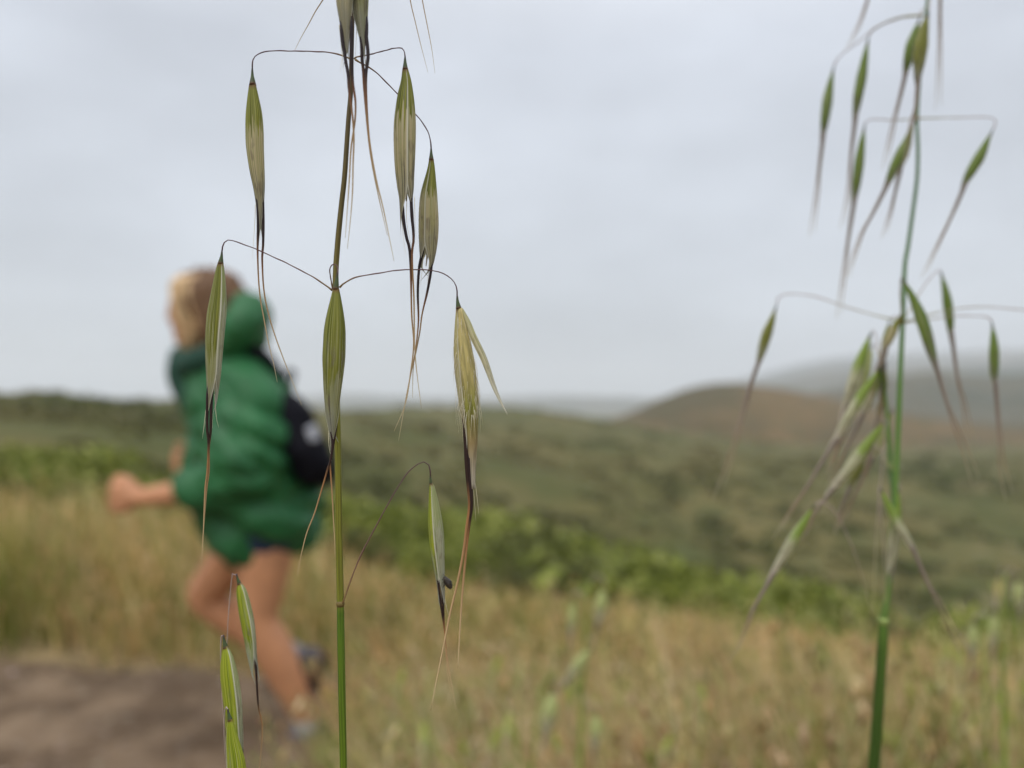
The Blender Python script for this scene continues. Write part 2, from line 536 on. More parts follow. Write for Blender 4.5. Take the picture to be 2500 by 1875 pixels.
def pedicel(parent, org, pts, d0, d1, r0=1.5, r1=1.3, mat=None, n=30):
    path = frame_pts(pts, d0, d1, n)
    sd = pts[0][0] * 0.37 + pts[-1][1] * 0.11
    k = np.arange(n)
    wob = 0.9 * np.sin(k * 0.9 + sd) + 0.7 * np.sin(k * 1.7 + sd * 2.1)
    wob[:2] = 0; wob[-3:] = 0
    path = path + UP[None] * (0.35 * wob * d1 / F)[:, None]
    rad = np.linspace(r0, r1, n) * (1 + 0.12 * np.sin(k * 1.3 + sd)) * np.interp(k / (n - 1), [0, .06, .2, .9, 1], [1.7, 1.25, 1, .95, 1.25])
    m = MB(); m.add(*tube(path, rad * d1 / F, 7))
    return m.build('pedicel', mat or M_PED, parent, org)


def oat_stem(parent, org, px, d, base, mat, n=90, name='stem', sides=12):
    """px = [(x, y, half width)] from the bottom of the picture to the top; base = ground point"""
    top = np.array([tuple(P(x, y, d)) + (w * d / F,) for x, y, w in px])
    b0 = top[0, :3]; dr = (top[0, :3] - top[1, :3]); dr /= np.linalg.norm(dr)
    H = b0[2] - base[2] + 0.02
    low = []
    for s in np.linspace(1, 0, 14, endpoint=False):
        c1, c2 = b0 + dr * H * 0.4, np.array(base) + np.array((0, 0, H * 0.3))
        g = np.array(base) - np.array((0, 0, 0.02))
        pt = (1 - s) ** 3 * b0 + 3 * (1 - s) ** 2 * s * c1 + 3 * (1 - s) * s * s * c2 + s ** 3 * g
        low.append(tuple(pt) + (top[0, 3] * (1 + 0.25 * s),))
    q1, q2 = resample(low + [tuple(top[0])], n // 3), resample(top, n)
    q = np.vstack([q1[:-1], q2])
    V, Fc, A = tube(q[:, :3], q[:, 3], sides)
    nb = len(q1) - 1
    A = [(u, 0.0 if int(round(t * (len(q) - 1))) < nb else (t * (len(q) - 1) - nb) / (n - 1), 0) for u, t, _ in A]
    m = MB(); m.add(V, Fc, A)
    return m.build(name, mat, parent, org)


def node_ring(parent, org, x, y, hw, d, mat=None):
    path = [P(x, y + 9, d), P(x, y + 3, d), P(x, y, d), P(x, y - 3, d), P(x, y - 10, d)]
    m = MB(); m.add(*tube(path, np.array((hw * 0.92, hw * 1.18, hw * 1.24, hw * 1.12, hw * 0.9)) * d / F, 14))
    return m.build('node', mat or M_NODE, parent, org)


# ------------------------------------------------------------------ terrain
TX = np.array([-1500, -400, 0, 450, 830, 1000, 1300, 1600, 2000, 2500, 3500], float)      # bearing, as photo column
TY = np.array([2.3, 3.2, 4.5, 6.5, 10, 20, 40, 80, 150, 220, 300, 450, 5000], float)      # metres ahead
TZ = np.array([
    [0] * 11,
    [.05, .05, .05, .02, -.04, -.09, -.14, -.2, -.27, -.32, -.32],
    [-.1, -.1, -.15, -.2, -.36, -.5, -.65, -.8, -.95, -1.0, -1.0],
    [-.3, -.3, -.4, -.5, -.85, -1.1, -1.4, -1.7, -2.0, -2.1, -2.1],
    [-.5, -.5, -.6, -.8, -1.4, -1.9, -2.5, -3.0, -3.6, -3.9, -3.9],
    [-1, -1, -1.2, -1.6, -3, -4.3, -5.8, -7, -8.5, -9, -9],
    [-.9, -.9, -1.3, -2, -5, -8, -11, -13, -16, -17, -17],
    [.3, .2, -.3, -1.2, -5, -8, -11.5, -14, -18, -20, -20],
    [3.2, 3.0, 2.9, 1.1, -1.8, -3.2, -5.5, -8.5, -12, -14, -14],
    [3.0, 2.8, 2.2, .6, -1.4, -1.6, -2, -8, -13.5, -15, -15],
    [0, 0, 0, -1, -2.2, .3, 1.0, -9, -16.5, -17, -17],
    [-14, -14, -14, -14, -14, -14, -14, -18, -20, -20, -20],
    [-40] * 11], float)
_gx = np.linspace(-1500, 3500, 260)
_gy = np.linspace(math.log(1.8), math.log(5000), 300)
_tmp = np.array([np.interp(_gx, TX, r) for r in TZ])
_ly = np.log(TY)
_tab = np.array([np.interp(_gy, _ly, _tmp[:, k]) for k in range(len(_gx))]).T
_tab[_gy < math.log(2.3)] = 0


def _box(a, k, ax):
    pad = [(k, k) if i == ax else (0, 0) for i in range(2)]
    p = np.pad(a, pad, mode='edge')
    return np.mean([np.take(p, range(j, j + a.shape[ax]), axis=ax) for j in range(2 * k + 1)], axis=0)


_tab = _box(_box(_tab, 6, 1), 6, 1)
_tab = _box(_box(_tab, 3, 0), 2, 0)


def ground_z(x, y):
    x = np.asarray(x, float); y = np.asarray(y, float)
    ys = np.maximum(y, 1.8)
    fx = np.clip((1250 + F * x / ys - _gx[0]) / (_gx[1] - _gx[0]), 0, len(_gx) - 1.001)
    fy = np.clip((np.log(ys) - _gy[0]) / (_gy[1] - _gy[0]), 0, len(_gy) - 1.001)
    i, j = fy.astype(int), fx.astype(int)
    a, b = fy - i, fx - j
    z = (_tab[i, j] * (1 - a) * (1 - b) + _tab[i + 1, j] * a * (1 - b) + _tab[i, j + 1] * (1 - a) * b + _tab[i + 1, j + 1] * a * b)
    r = np.hypot(x, y)
    und = np.sin(x * 0.11 + 1.3) * np.sin(y * 0.083 + 0.4) + 0.6 * np.sin(x * 0.23 + y * 0.19)
    far = np.clip((r - 15) / 60, 0, 1) * np.clip(1 - (r - 120) / 120, 0, 1)
    return z + und * 0.55 * far + np.where(r < 12, 0.012 * np.sin(x * 3.1 + 1) * np.sin(y * 2.7), 0)


# ground: one sheet out to the horizon, fine near by
_th = np.concatenate([np.linspace(-50, 50, 241), np.linspace(54, 306, 64)])
_r = np.concatenate([[0.15], np.geomspace(0.5, 5000, 190)])
_X = np.outer(_r, np.sin(np.radians(_th))); _Y = np.outer(_r, np.cos(np.radians(_th)))
_Z = ground_z(_X, _Y)
_nr, _nc = _X.shape
gv = np.stack([_X, _Y, _Z], -1).reshape(-1, 3)
ii, jj = np.meshgrid(np.arange(_nr - 1), np.arange(_nc), indexing='ij')
j2 = (jj + 1) % _nc
gf = np.stack([ii * _nc + jj, (ii + 1) * _nc + jj, (ii + 1) * _nc + j2, ii * _nc + j2], -1).reshape(-1, 4)
gf = gf[:, ::-1]


def ground_material(name, kind):
    m, nd, lk, out = mat_new(name)
    geo = N(nd, 'ShaderNodeNewGeometry')
    def noi(sc, det=5.0, ro=0.6, stretch=None):
        v = geo.outputs['Position']
        if stretch:
            mpn = N(nd, 'ShaderNodeMapping'); mpn.inputs['Scale'].default_value = stretch
            lk.new(v, mpn.inputs[0]); v = mpn.outputs[0]
        n = N(nd, 'ShaderNodeTexNoise', Scale=sc, Detail=det, Roughness=ro)
        lk.new(v, n.inputs['Vector']); return n.outputs['Fac']
    if kind == 'ground':
        big = noi(0.045, 6.0, 0.62, (1.0, 0.55, 1.0)); mid = noi(0.21, 5.0, 0.6); fine = noi(9.0, 6.0)
        c = mixc(nd, lk, mrange(nd, lk, big, 0.40, 0.6), (0.068, 0.073, 0.02), (0.125, 0.106, 0.038))
        c = mixc(nd, lk, mrange(nd, lk, mid, 0.48, 0.62, 0, 0.6), c, (0.07, 0.085, 0.03))
        c = mixc(nd, lk, mrange(nd, lk, noi(0.12, 4.0), 0.58, 0.68, 0, 0.7), c, (0.19, 0.155, 0.08))
        near = mixc(nd, lk, mrange(nd, lk, fine, 0.35, 0.65), (0.12, 0.09, 0.05), (0.28, 0.21, 0.11))
        s = N(nd, 'ShaderNodeSeparateXYZ'); lk.new(geo.outputs['Position'], s.inputs[0])
        c = mixc(nd, lk, mrange(nd, lk, s.outputs['Y'], 6.0, 18.0), near, c)
    elif kind == 'path':
        a = noi(5.0, 6.0); b_ = noi(38.0, 6.0, 0.7); g_ = noi(1.6, 3.0)
        c = mixc(nd, lk, mrange(nd, lk, a, 0.35, 0.65), (0.095, 0.064, 0.04), (0.21, 0.15, 0.098))
        c = mixc(nd, lk, mrange(nd, lk, b_, 0.5, 0.75, 0, 0.6), c, (0.3, 0.25, 0.2))
        c = mixc(nd, lk, mrange(nd, lk, g_, 0.52, 0.68, 0, 0.5), c, (0.07, 0.05, 0.035))
        fine = b_
    elif kind == 'hill':
        big = noi(0.02, 6.0, 0.6, (1, 1, 2.0)); fine = noi(0.16, 5.0)
        c = mixc(nd, lk, mrange(nd, lk, big, 0.42, 0.58), (0.078, 0.06, 0.025), (0.14, 0.092, 0.038))
        c = mixc(nd, lk, mrange(nd, lk, fine, 0.5, 0.62, 0, 0.7), c, (0.055, 0.06, 0.02))
    else:
        big = noi(0.004, 6.0, 0.6); fine = noi(0.03, 5.0)
        c = mixc(nd, lk, mrange(nd, lk, big, 0.4, 0.6), (0.045, 0.055, 0.035), (0.09, 0.085, 0.055))
    b = N(nd, 'ShaderNodeBsdfPrincipled', Roughness=0.95)
    b.inputs['Specular IOR Level'].default_value = 0.1
    lk.new(c, b.inputs['Base Color'])
    bn = N(nd, 'ShaderNodeBump', Strength=0.6)
    bn.inputs['Distance'].default_value = {'ground': 0.03, 'path': 0.012, 'hill': 2.0}.get(kind, 8.0)
    lk.new(fine, bn.inputs['Height']); lk.new(bn.outputs[0], b.inputs['Normal'])
    lk.new(b.outputs[0], out.inputs['Surface'])
    return m


ground = mk('ground', gv, gf, ground_material('ground_cover', 'ground'))
tag(ground, 'dry earth and scrubby slopes falling to a valley', 'ground', kind='structure')


# path: trodden dirt strip, edges wander
def path_edges(x):
    c = 1.93 - 0.03 * x + 0.05 * np.sin(x * 1.1 + 0.5)
    return c - 0.5 - 0.06 * np.sin(x * 4.3) - 0.03 * np.sin(x * 11), c + 0.5 + 0.05 * np.sin(x * 3.7 + 1) + 0.03 * np.sin(x * 13 + 2)


px_ = np.linspace(-9, 9, 361)
lo, hi = path_edges(px_)
nk = 14
pv = []
for k in range(nk):
    t = k / (nk - 1)
    yy = lo * (1 - t) + hi * t
    crown = 0.006 + 0.010 * np.sin(px_ * 5 + k) * np.sin(k * 1.7) * 0.5 + 0.012 * math.sin(math.pi * t)
    if k in (0, nk - 1): crown = np.full_like(px_, -0.03)
    pv.append(np.stack([px_, yy, ground_z(px_, yy) + crown], -1))
pv = np.array(pv).reshape(-1, 3)
ii, jj = np.meshgrid(np.arange(nk - 1), np.arange(360), indexing='ij')
pf = np.stack([ii * 361 + jj, ii * 361 + jj + 1, (ii + 1) * 361 + jj + 1, (ii + 1) * 361 + jj], -1).reshape(-1, 4)
path_o = mk('path', pv, pf, ground_material('path_dirt', 'path'))
tag(path_o, 'bare brown dirt trail the child runs on', 'path', kind='structure')


def ridge(name, sil, D, back, base_z, kind, label, rough, ncols=120, front=None):
    """hill from its skyline [(px, py)] at distance D, with real front and back slopes"""
    s = resample([(x, y, 0) for x, y in sil], ncols)
    front = front or back
    rows = np.concatenate([np.linspace(-1, 0, 22), np.linspace(0, 1, 12)[1:]])
    V = []
    for r in rows:
        for x, y, _ in s:
            top = P(x, y, D)
            prof = math.cos(min(1, abs(r)) * math.pi / 2) ** 1.15
            yy = top[1] + (r * front if r < 0 else r * back)
            xx = top[0] * (yy / top[1])
            h = base_z + (top[2] - base_z) * prof
            nn = mnoise.fractal(Vector((xx, yy, 0)) * (6.0 / back), 1.0, 2.0, 5)
            V.append((xx, yy, h + nn * rough * (1 - prof * 0.8)))
    Fc = [(i * ncols + j, i * ncols + j + 1, (i + 1) * ncols + j + 1, (i + 1) * ncols + j) for i in range(len(rows) - 1) for j in range(ncols - 1)]
    o = mk(name, V, Fc, ground_material(name + '_cover', kind))
    return tag(o, label, name, kind='structure')


ridge('hill', [(1300, 1090), (1450, 1040), (1550, 1002), (1610, 975), (1670, 952), (1745, 937), (1820, 937), (1900, 948), (2000, 966), (2120, 990), (2300, 1025), (2600, 1050)],
      430, 150, -24, 'hill', 'rounded brown hill with bare earth patches', 3.0)
ridge('mountain', [(1850, 1010), (1960, 970), (2050, 945), (2150, 925), (2300, 915), (2450, 918), (2600, 905), (2900, 920), (3300, 980)],
      850, 350, -30, 'mountain', 'grey-green mountain spur rising behind the brown hill', 18.0)
ridge('mountain', [(1700, 992), (1820, 955), (1920, 925), (2030, 905), (2170, 895), (2350, 890), (2550, 880), (2800, 885), (3200, 950)],
      2000, 600, -35, 'mountain', 'hazy mountain ridge above the spur, added to fade the mountain upwards', 25.0)  # this ridge and the next are added: stacked distances imitate one mountain's fade
ridge('mountain', [(1550, 985), (1720, 948), (1860, 915), (1980, 885), (2110, 868), (2300, 862), (2500, 852), (2750, 848), (3100, 900)],
      3300, 700, -40, 'mountain', 'faintest mountain ridge, added farthest back to imitate a fade into cloud', 25.0)
ridge('mountain', [(-900, 975), (-200, 972), (400, 974), (700, 970), (860, 963), (980, 968), (1150, 972), (1350, 966), (1600, 972), (1900, 985)],
      3000, 600, -40, 'mountain', 'low blue-grey ridge on the far horizon', 12.0)

# haze: one closed box round camera and land
hz = []
for sx in (-1, 1):
    for sy in (-1, 1):
        for z in (-75.0, 240.0): hz.append((sx * 5100, sy * 5100, z))
haze_f = [(0, 1, 3, 2), (4, 6, 7, 5), (0, 4, 5, 1), (2, 3, 7, 6), (0, 2, 6, 4), (1, 5, 7, 3)]
hm, hnd, hlk, hout = mat_new('haze_air')
hv = N(hnd, 'ShaderNodeVolumePrincipled')
hv.inputs['Color'].default_value = (0.93, 0.96, 1.0, 1)
hv.inputs['Density'].default_value = 0.0003
hv.inputs['Anisotropy'].default_value = 0.0
hlk.new(hv.outputs[0], hout.inputs['Volume'])
haze = mk('haze', hz, haze_f, hm, smooth=False)
tag(haze, 'pale coastal haze over the hills', 'haze', kind='stuff')

# ------------------------------------------------------------------ grass
M_GRASS = colattr_mat('grass_blades', 0.55, 0.42)


def blades(x, y, h, w, col, lean, z0=None, seedheads=0.0, head_col=None):
    """joined mesh of bent tapering blades; returns verts, tris, colours"""
    n = len(x)
    z0 = ground_z(x, y) - 0.01 if z0 is None else z0
    az = rng.uniform(0, 2 * math.pi, n)
    ld = rng.uniform(0, 2 * math.pi, n)
    lv = np.stack([np.cos(ld), np.sin(ld)], -1) * (lean * h)[:, None]
    lv[:, 0] -= 0.08 * h
    wd = np.stack([np.cos(az), np.sin(az)], -1)
    V = np.zeros((n, 7, 3)); C = np.zeros((n, 7, 4)); C[..., 3] = 1
    for k, t in enumerate((0, 0.4, 0.75)):
        ww = w * (1, 0.85, 0.5)[k]
        for s in (0, 1):
            sg = (s - 0.5)
            V[:, 2 * k + s, 0] = x + lv[:, 0] * t * t + wd[:, 0] * ww * sg
            V[:, 2 * k + s, 1] = y + lv[:, 1] * t * t + wd[:, 1] * ww * sg
            V[:, 2 * k + s, 2] = z0 + h * t * (1 - 0.12 * t)
    V[:, 6, 0] = x + lv[:, 0]; V[:, 6, 1] = y + lv[:, 1]; V[:, 6, 2] = z0 + h * 0.88
    C[:, :, :3] = col[:, None, :]
    base = np.array([(0, 1, 3), (0, 3, 2), (2, 3, 5), (2, 5, 4), (4, 5, 6)])
    T = (np.arange(n)[:, None, None] * 7 + base[None]).reshape(-1, 3)
    V, C = V.reshape(-1, 3), C.reshape(-1, 4)
    if seedheads > 0:
        pick = np.where(rng.random(n) < seedheads)[0]
        tipx, tipy, tipz = x[pick] + lv[pick, 0], y[pick] + lv[pick, 1], z0[pick] + h[pick] * 0.88
        reps = 4
        for r in range(reps):
            m = len(pick)
            f = rng.uniform(0.0, 0.16, m)
            cx = tipx - lv[pick, 0] * f * 2 + rng.normal(0, 0.007, m); cy = tipy - lv[pick, 1] * f * 2 + rng.normal(0, 0.007, m)
            cz = tipz - h[pick] * f
            ln = rng.uniform(0.012, 0.024, m); rw = ln * 0.16
            a = rng.uniform(0, math.pi, m)
            ox, oy = np.cos(a) * rw, np.sin(a) * rw
            tl = rng.normal(0, 0.35, (m, 2)) * ln[:, None]
            v = np.zeros((m, 6, 3))
            v[:, 0] = np.stack([cx, cy, cz], -1)
            v[:, 1] = np.stack([cx + ox + tl[:, 0] * .45, cy + oy + tl[:, 1] * .45, cz - ln * .45], -1)
            v[:, 2] = np.stack([cx - ox + tl[:, 0] * .45, cy - oy + tl[:, 1] * .45, cz - ln * .45], -1)
            v[:, 3] = np.stack([cx - oy + tl[:, 0] * .45, cy + ox + tl[:, 1] * .45, cz - ln * .45], -1)
            v[:, 4] = np.stack([cx + oy + tl[:, 0] * .45, cy - ox + tl[:, 1] * .45, cz - ln * .45], -1)
            v[:, 5] = np.stack([cx + tl[:, 0], cy + tl[:, 1], cz - ln], -1)
            b2 = np.array([(0, 1, 3), (0, 3, 2), (0, 2, 4), (0, 4, 1), (5, 3, 1), (5, 2, 3), (5, 4, 2), (5, 1, 4)])
            T = np.vstack([T, (np.arange(m)[:, None, None] * 6 + b2[None]).reshape(-1, 3) + len(V)])
            V = np.vstack([V, v.reshape(-1, 3)])
            c = np.ones((m, 6, 4)); c[:, :, :3] = (head_col[pick] if head_col is not None else col[pick])[:, None, :]
            C = np.vstack([C, c.reshape(-1, 4)])
    return V, T, C


def vnoise(x, y, s, o=0.0):
    """cheap smooth noise 0..1"""
    return 0.5 + 0.25 * (np.sin(x * s + o + 1.7 * np.sin(y * s * 0.7 + o)) + np.sin(y * s * 1.3 + 2.1 * o + 1.3 * np.sin(x * s * 0.8 + 2)))


def pal(n, cols, wts):
    k = rng.choice(len(cols), n, p=np.array(wts) / sum(wts))
    c = np.array(cols)[k]
    return np.clip(c * rng.uniform(0.6, 1.35, (n, 1)) * rng.uniform(0.93, 1.07, (n, 3)), 0.005, 0.9)


STRAW = [(0.72, 0.52, 0.25), (0.8, 0.64, 0.36), (0.58, 0.37, 0.15), (0.5, 0.46, 0.15)]
GREEN = [(0.2, 0.26, 0.045), (0.3, 0.35, 0.08), (0.52, 0.48, 0.22), (0.42, 0.28, 0.14)]


def col_of(x, y): return 1250 + F * x / np.maximum(y, 0.1)


def scatter(n, y0, y1, p0, p1, power=1.0):
    yy = y0 * (y1 / y0) ** (rng.random(n) ** power)
    xx = (rng.uniform(p0, p1, n) - 1250) / F * yy
    return xx, yy


def grass(name, n, y0, y1, p0, p1, hfun, w, cfun, label, seedheads=0.0, keep=None, lean=(0.1, 0.45)):
    x, y = scatter(n, y0, y1, p0, p1)
    lo_, hi_ = path_edges(x)
    ok = (y < lo_ + rng.normal(0, 0.05, n) - 0.02) | (y > hi_ + rng.normal(0, 0.05, n) + 0.02)
    ok |= (x > -0.33 + 0.1 * np.sin(y * 9) + rng.normal(0, 0.06, n)) & (rng.random(n) < 0.85)      # trail overgrown here
    if keep is not None: ok &= keep(x, y)
    x, y = x[ok], y[ok]
    h = hfun(x, y) * rng.uniform(0.4, 1.18, len(x))
    col = cfun(x, y)
    V, T, C = blades(x, y, h, rng.uniform(*w, len(x)), col, rng.uniform(*lean, len(x)), seedheads=seedheads)
    o = mk(name, V, T, M_GRASS, attrs={'col': ('FLOAT_COLOR', C)})
    return tag(o, label, 'grass', kind='stuff')


def h_gold(x, y):
    c = col_of(x, y)
    return np.interp(c, [-600, 0, 250, 450, 650, 1000, 1500, 2100, 2600], [.52, .43, .4, .4, .36, .3, .22, .15, .15]) * (0.75 + 0.5 * vnoise(x, y, 2.1)) * np.where(x < -0.45, np.clip((y - 2.2) / 0.5, 0.45, 1), np.clip((y - 1.5) / 0.5, 0.6, 1)) * np.where(rng.random(len(x)) < 0.1, 1.25, 1.0)


def c_gold(x, y):
    n = len(x)
    c = pal(n, STRAW, (5, 3.5, 2, 1.4))
    g = pal(n, [(0.22, 0.26, 0.05), (0.36, 0.35, 0.1)], (2, 1))
    cc = col_of(x, y)
    edge = np.clip(1 - (y - 2.4) / 0.55, 0, 1) * np.interp(cc, [0, 500, 800], [1, 0.9, 0.05])
    m = rng.random(n) < (0.3 + 0.7 * edge) * (0.1 + 1.5 * vnoise(x, y, 3.4, 1.0)) + np.interp(cc, [1900, 2600], [0.0, 0.45])
    c[m] = g[m]
    return c


grass('dry_grass', 56000, 1.62, 5.2, -500, 3000, h_gold, (0.0025, 0.006), c_gold, 'golden dry grass along the far side of the dirt trail', seedheads=0.38)


def h_fore(x, y):
    c = col_of(x, y)
    return np.interp(c, [-400, 500, 800, 1100, 2600], [.0, .16, .4, .5, .54]) * (0.75 + 0.45 * vnoise(x, y, 4.1, 2.0)) * np.interp(y, [0.6, 1.0, 1.6], [1.0, 0.88, 0.62])


def c_fore(x, y):
    n = len(x)
    c = pal(n, GREEN, (2, 3, 3, 2.6))
    m = rng.random(n) < 1.1 * np.clip(vnoise(x, y, 5.3, 0.7) - 0.3, 0, 1) + 0.06
    c[m] = pal(n, [(0.62, 0.47, 0.25), (0.5, 0.31, 0.16), (0.7, 0.58, 0.36)], (3, 2, 2))[m]
    return c


grass('trailside_grass', 36000, 0.62, 1.62, 450, 2700, h_fore, (0.002, 0.0048), c_fore, 'mixed green and straw grass on the near side of the trail', seedheads=0.1,
      keep=lambda x, y: rng.random(len(x)) < np.interp(col_of(x, y), [450, 700, 950], [0.06, 0.5, 1.0]))
# low tufts and litter on the trail edges
grass('low_grass', 9000, 1.2, 2.75, -500, 2900, lambda x, y: 0.05 + 0.09 * vnoise(x, y, 5.0), (0.002, 0.005), lambda x, y: pal(len(x), GREEN + STRAW, (2, 2, 2, 2, 3, 2, 2, 2)),
      'short tufts of grass fringing the trail', lean=(0.3, 0.9))
grass('slope_grass', 24000, 5.0, 16, -500, 3000, lambda x, y: 0.3 * (0.7 + 0.6 * vnoise(x, y, 0.9)), (0.008, 0.02), lambda x, y: pal(len(x), STRAW + GREEN, (3, 2, 2, 3, 3, 3, 1, 1)),
      'olive and straw grass on the slope between the shrubs')

# pebbles on the trail
ico = bmesh.new(); bmesh.ops.create_icosphere(ico, subdivisions=1, radius=1.0)
ICO_V = np.array([v.co[:] for v in ico.verts]); ICO_F = np.array([[v.index for v in f.verts] for f in ico.faces]); ico.free()
npb = 2600
bx_ = rng.uniform(-2.6, 1.6, npb); l_, h_ = path_edges(bx_)
by_ = l_ + (h_ - l_) * rng.uniform(0.04, 0.96, npb)
br = 0.003 + 0.012 * rng.random(npb) ** 4
bz_ = ground_z(bx_, by_) + 0.014
pb = (ICO_V[None] * rng.uniform(0.7, 1.2, (npb, 12, 1)) * br[:, None, None] * np.array((1, 1, 0.65)) + np.stack([bx_, by_, bz_], -1)[:, None]).reshape(-1, 3)
pt = (np.arange(npb)[:, None, None] * 12 + ICO_F[None]).reshape(-1, 3)
pcol = np.ones((npb, 12, 4)); pcol[:, :, :3] = pal(npb, [(0.2, 0.15, 0.11), (0.13, 0.1, 0.07), (0.28, 0.23, 0.18)], (3, 2, 1))[:, None]
gravel = mk('gravel', pb, pt, colattr_mat('pebbles', 0.9, 0.0), attrs={'col': ('FLOAT_COLOR', pcol)}, smooth=False)
tag(gravel, 'loose pebbles scattered over the dirt trail', 'gravel', kind='stuff')

# scrub covering the far slopes: low uneven mounds, past counting
nsc = 3000
sy_ = 16 * (300 / 16) ** (rng.random(nsc) ** 0.75)
sx_ = (rng.uniform(-500, 3000, nsc) - 1250) / F * sy_
den = vnoise(sx_, sy_, 0.07, 0.3) * 0.6 + vnoise(sx_, sy_, 0.021, 1.9) * 0.6
ok = rng.random(nsc) < np.clip((den - 0.52) * 3.0, 0.03, 1)
sx_, sy_ = sx_[ok], sy_[ok]; m_ = len(sx_)
sr = rng.uniform(0.25, 0.95, m_) * np.clip(sy_ / 60, 0.6, 1.5)
sz_ = ground_z(sx_, sy_)
# each mound is a puff of leaf-cluster triangles
kt = 34
dirs = rng.normal(0, 1, (m_, kt, 3)); dirs /= np.linalg.norm(dirs, axis=2)[..., None]; dirs[..., 2] = np.abs(dirs[..., 2])
cen = dirs * sr[:, None, None] * np.array((2.1, 1.1, 0.3)) * rng.uniform(0.7, 1.05, (m_, kt, 1)) + np.stack([sx_, sy_, sz_], -1)[:, None]
tri = cen[:, :, None, :] + rng.normal(0, 0.36, (m_, kt, 3, 3)) * sr[:, None, None, None]
_pt = 0.5 * vnoise(sx_, sy_ * 0.6, 0.09, 2.2) + 0.5 * vnoise(sx_, sy_ * 0.7, 0.037, 0.9)
_pt = np.clip((_pt - 0.3) / 0.4, 0, 1)[:, None]
scol = np.array((0.08, 0.092, 0.023)) * (1 - _pt) + np.array((0.14, 0.125, 0.043)) * _pt
scol = scol * rng.uniform(0.8, 1.2, (m_, 1))
sc_c = np.ones((m_, kt, 3, 4)); sc_c[..., :3] = scol[:, None, None, :] * rng.uniform(0.75, 1.25, (m_, kt, 1, 1))
scrub = mk('scrub', tri.reshape(-1, 3), np.arange(m_ * kt * 3).reshape(-1, 3), colattr_mat('scrub_leaves', 0.7, 0.2), attrs={'col': ('FLOAT_COLOR', sc_c.reshape(-1, 4))})
tag(scrub, 'mottled olive coastal scrub covering the far slopes', 'scrub', kind='stuff')

# ------------------------------------------------------------------ shrubs
M_LEAF = colattr_mat('shrub_leaves', 0.5, 0.3)
M_BARK = simple_mat('shrub_bark', (0.12, 0.085, 0.06), 0.9, 0.4, 30, 0.4)


def shrub_meshes(seed, R, H, cols, nl=3600):
    r2 = np.random.default_rng(seed)
    lob = r2.normal(0, 1, (9, 3)); lob[:, 2] = np.abs(lob[:, 2]); lob /= np.linalg.norm(lob, axis=1)[:, None]
    lc = lob * np.array((R * .62, R * .55, H * .42)) + np.array((0, 0, H * 0.38))
    lr = r2.uniform(0.28, 0.46, 9) * R
    k = r2.integers(0, 9, nl)
    d_ = r2.normal(0, 1, (nl, 3)); d_ /= np.linalg.norm(d_, axis=1)[:, None]
    rad = r2.random(nl) ** 0.35
    c = lc[k] + d_ * (lr[k] * rad)[:, None] * np.array((1, 1, 0.85))
    c[:, 2] = np.maximum(c[:, 2], 0.05)
    a = r2.normal(0, 1, (nl, 3)); a /= np.linalg.norm(a, axis=1)[:, None]
    b = np.cross(a, r2.normal(0, 1, (nl, 3))); b /= np.linalg.norm(b, axis=1)[:, None]
    L = r2.uniform(0.022, 0.05, (nl, 1)) * (R / 0.6)
    V = np.stack([c - a * L, c + b * L * .42, c + a * L, c - b * L * .42], 1).reshape(-1, 3)
    Fq = np.arange(nl * 4).reshape(-1, 4)
    base = np.array(cols)[r2.integers(0, len(cols), nl)] * r2.uniform(0.7, 1.3, (nl, 1))
    C = np.ones((nl, 4, 4)); C[..., :3] = base[:, None]
    crown = mesh_data('crown', V, Fq, {'col': ('FLOAT_COLOR', C.reshape(-1, 4))})
    crown.materials.append(M_LEAF)
    m = MB()
    for q in range(9):
        e_ = lc[q]
        m.add(*tube(resample([(r2.normal(0, .03), r2.normal(0, .03), -0.08), tuple(e_ * np.array((.45, .45, .5)) + r2.normal(0, .03, 3)), tuple(e_)], 8), np.linspace(0.022, 0.006, 8), 5))
    stem = mesh_data('stem', m.v, m.f); stem.materials.append(M_BARK)
    return crown, stem


BRIGHT = [(0.18, 0.215, 0.036), (0.24, 0.27, 0.055), (0.13, 0.16, 0.03), (0.28, 0.3, 0.08)]
DARKG = [(0.1, 0.115, 0.032), (0.13, 0.145, 0.043), (0.17, 0.17, 0.07)]
SHR = [(shrub_meshes(11, 0.62, 0.8, BRIGHT), 'bright green leafy shrub'),
       (shrub_meshes(12, 0.75, 0.7, BRIGHT), 'wide low bright green shrub'),
       (shrub_meshes(13, 0.6, 0.75, DARKG), 'dark olive shrub'),
       (shrub_meshes(14, 0.85, 0.95, BRIGHT), 'tall rounded yellow-green shrub')]


def put_shrub(px, py_top, Y, kind, sc):
    x = (px - 1250) / F * Y
    z = float(ground_z(x, Y))
    top = CAM_Z - (py_top - 985) / F * Y
    crown, stem = SHR[kind][0]
    hh = (0.8, 0.7, 0.75, 0.95)[kind] * 0.93
    s = max(0.45, min(2.0, (top - z) / hh))
    o = empty('shrub', (x, Y, z))
    o.scale = (s * sc, s * sc, s); o.rotation_euler = (0, 0, random.uniform(0, 6.28))
    for nm, me in (('crown', crown), ('stem', stem)):
        c = bpy.data.objects.new(nm, me); COL.objects.link(c); c.parent = o
    where = 'high on the bank' if px < 700 else 'midway down the bank' if px < 1500 else 'low on the bank'
    row = 'fronting the thicket' if Y < 5.2 else 'inside the thicket' if Y < 8.5 else 'beyond the thicket'
    tag(o, '%s %s, %s' % (SHR[kind][1], row, where), 'shrub', 'green shrubs beyond the golden grass')


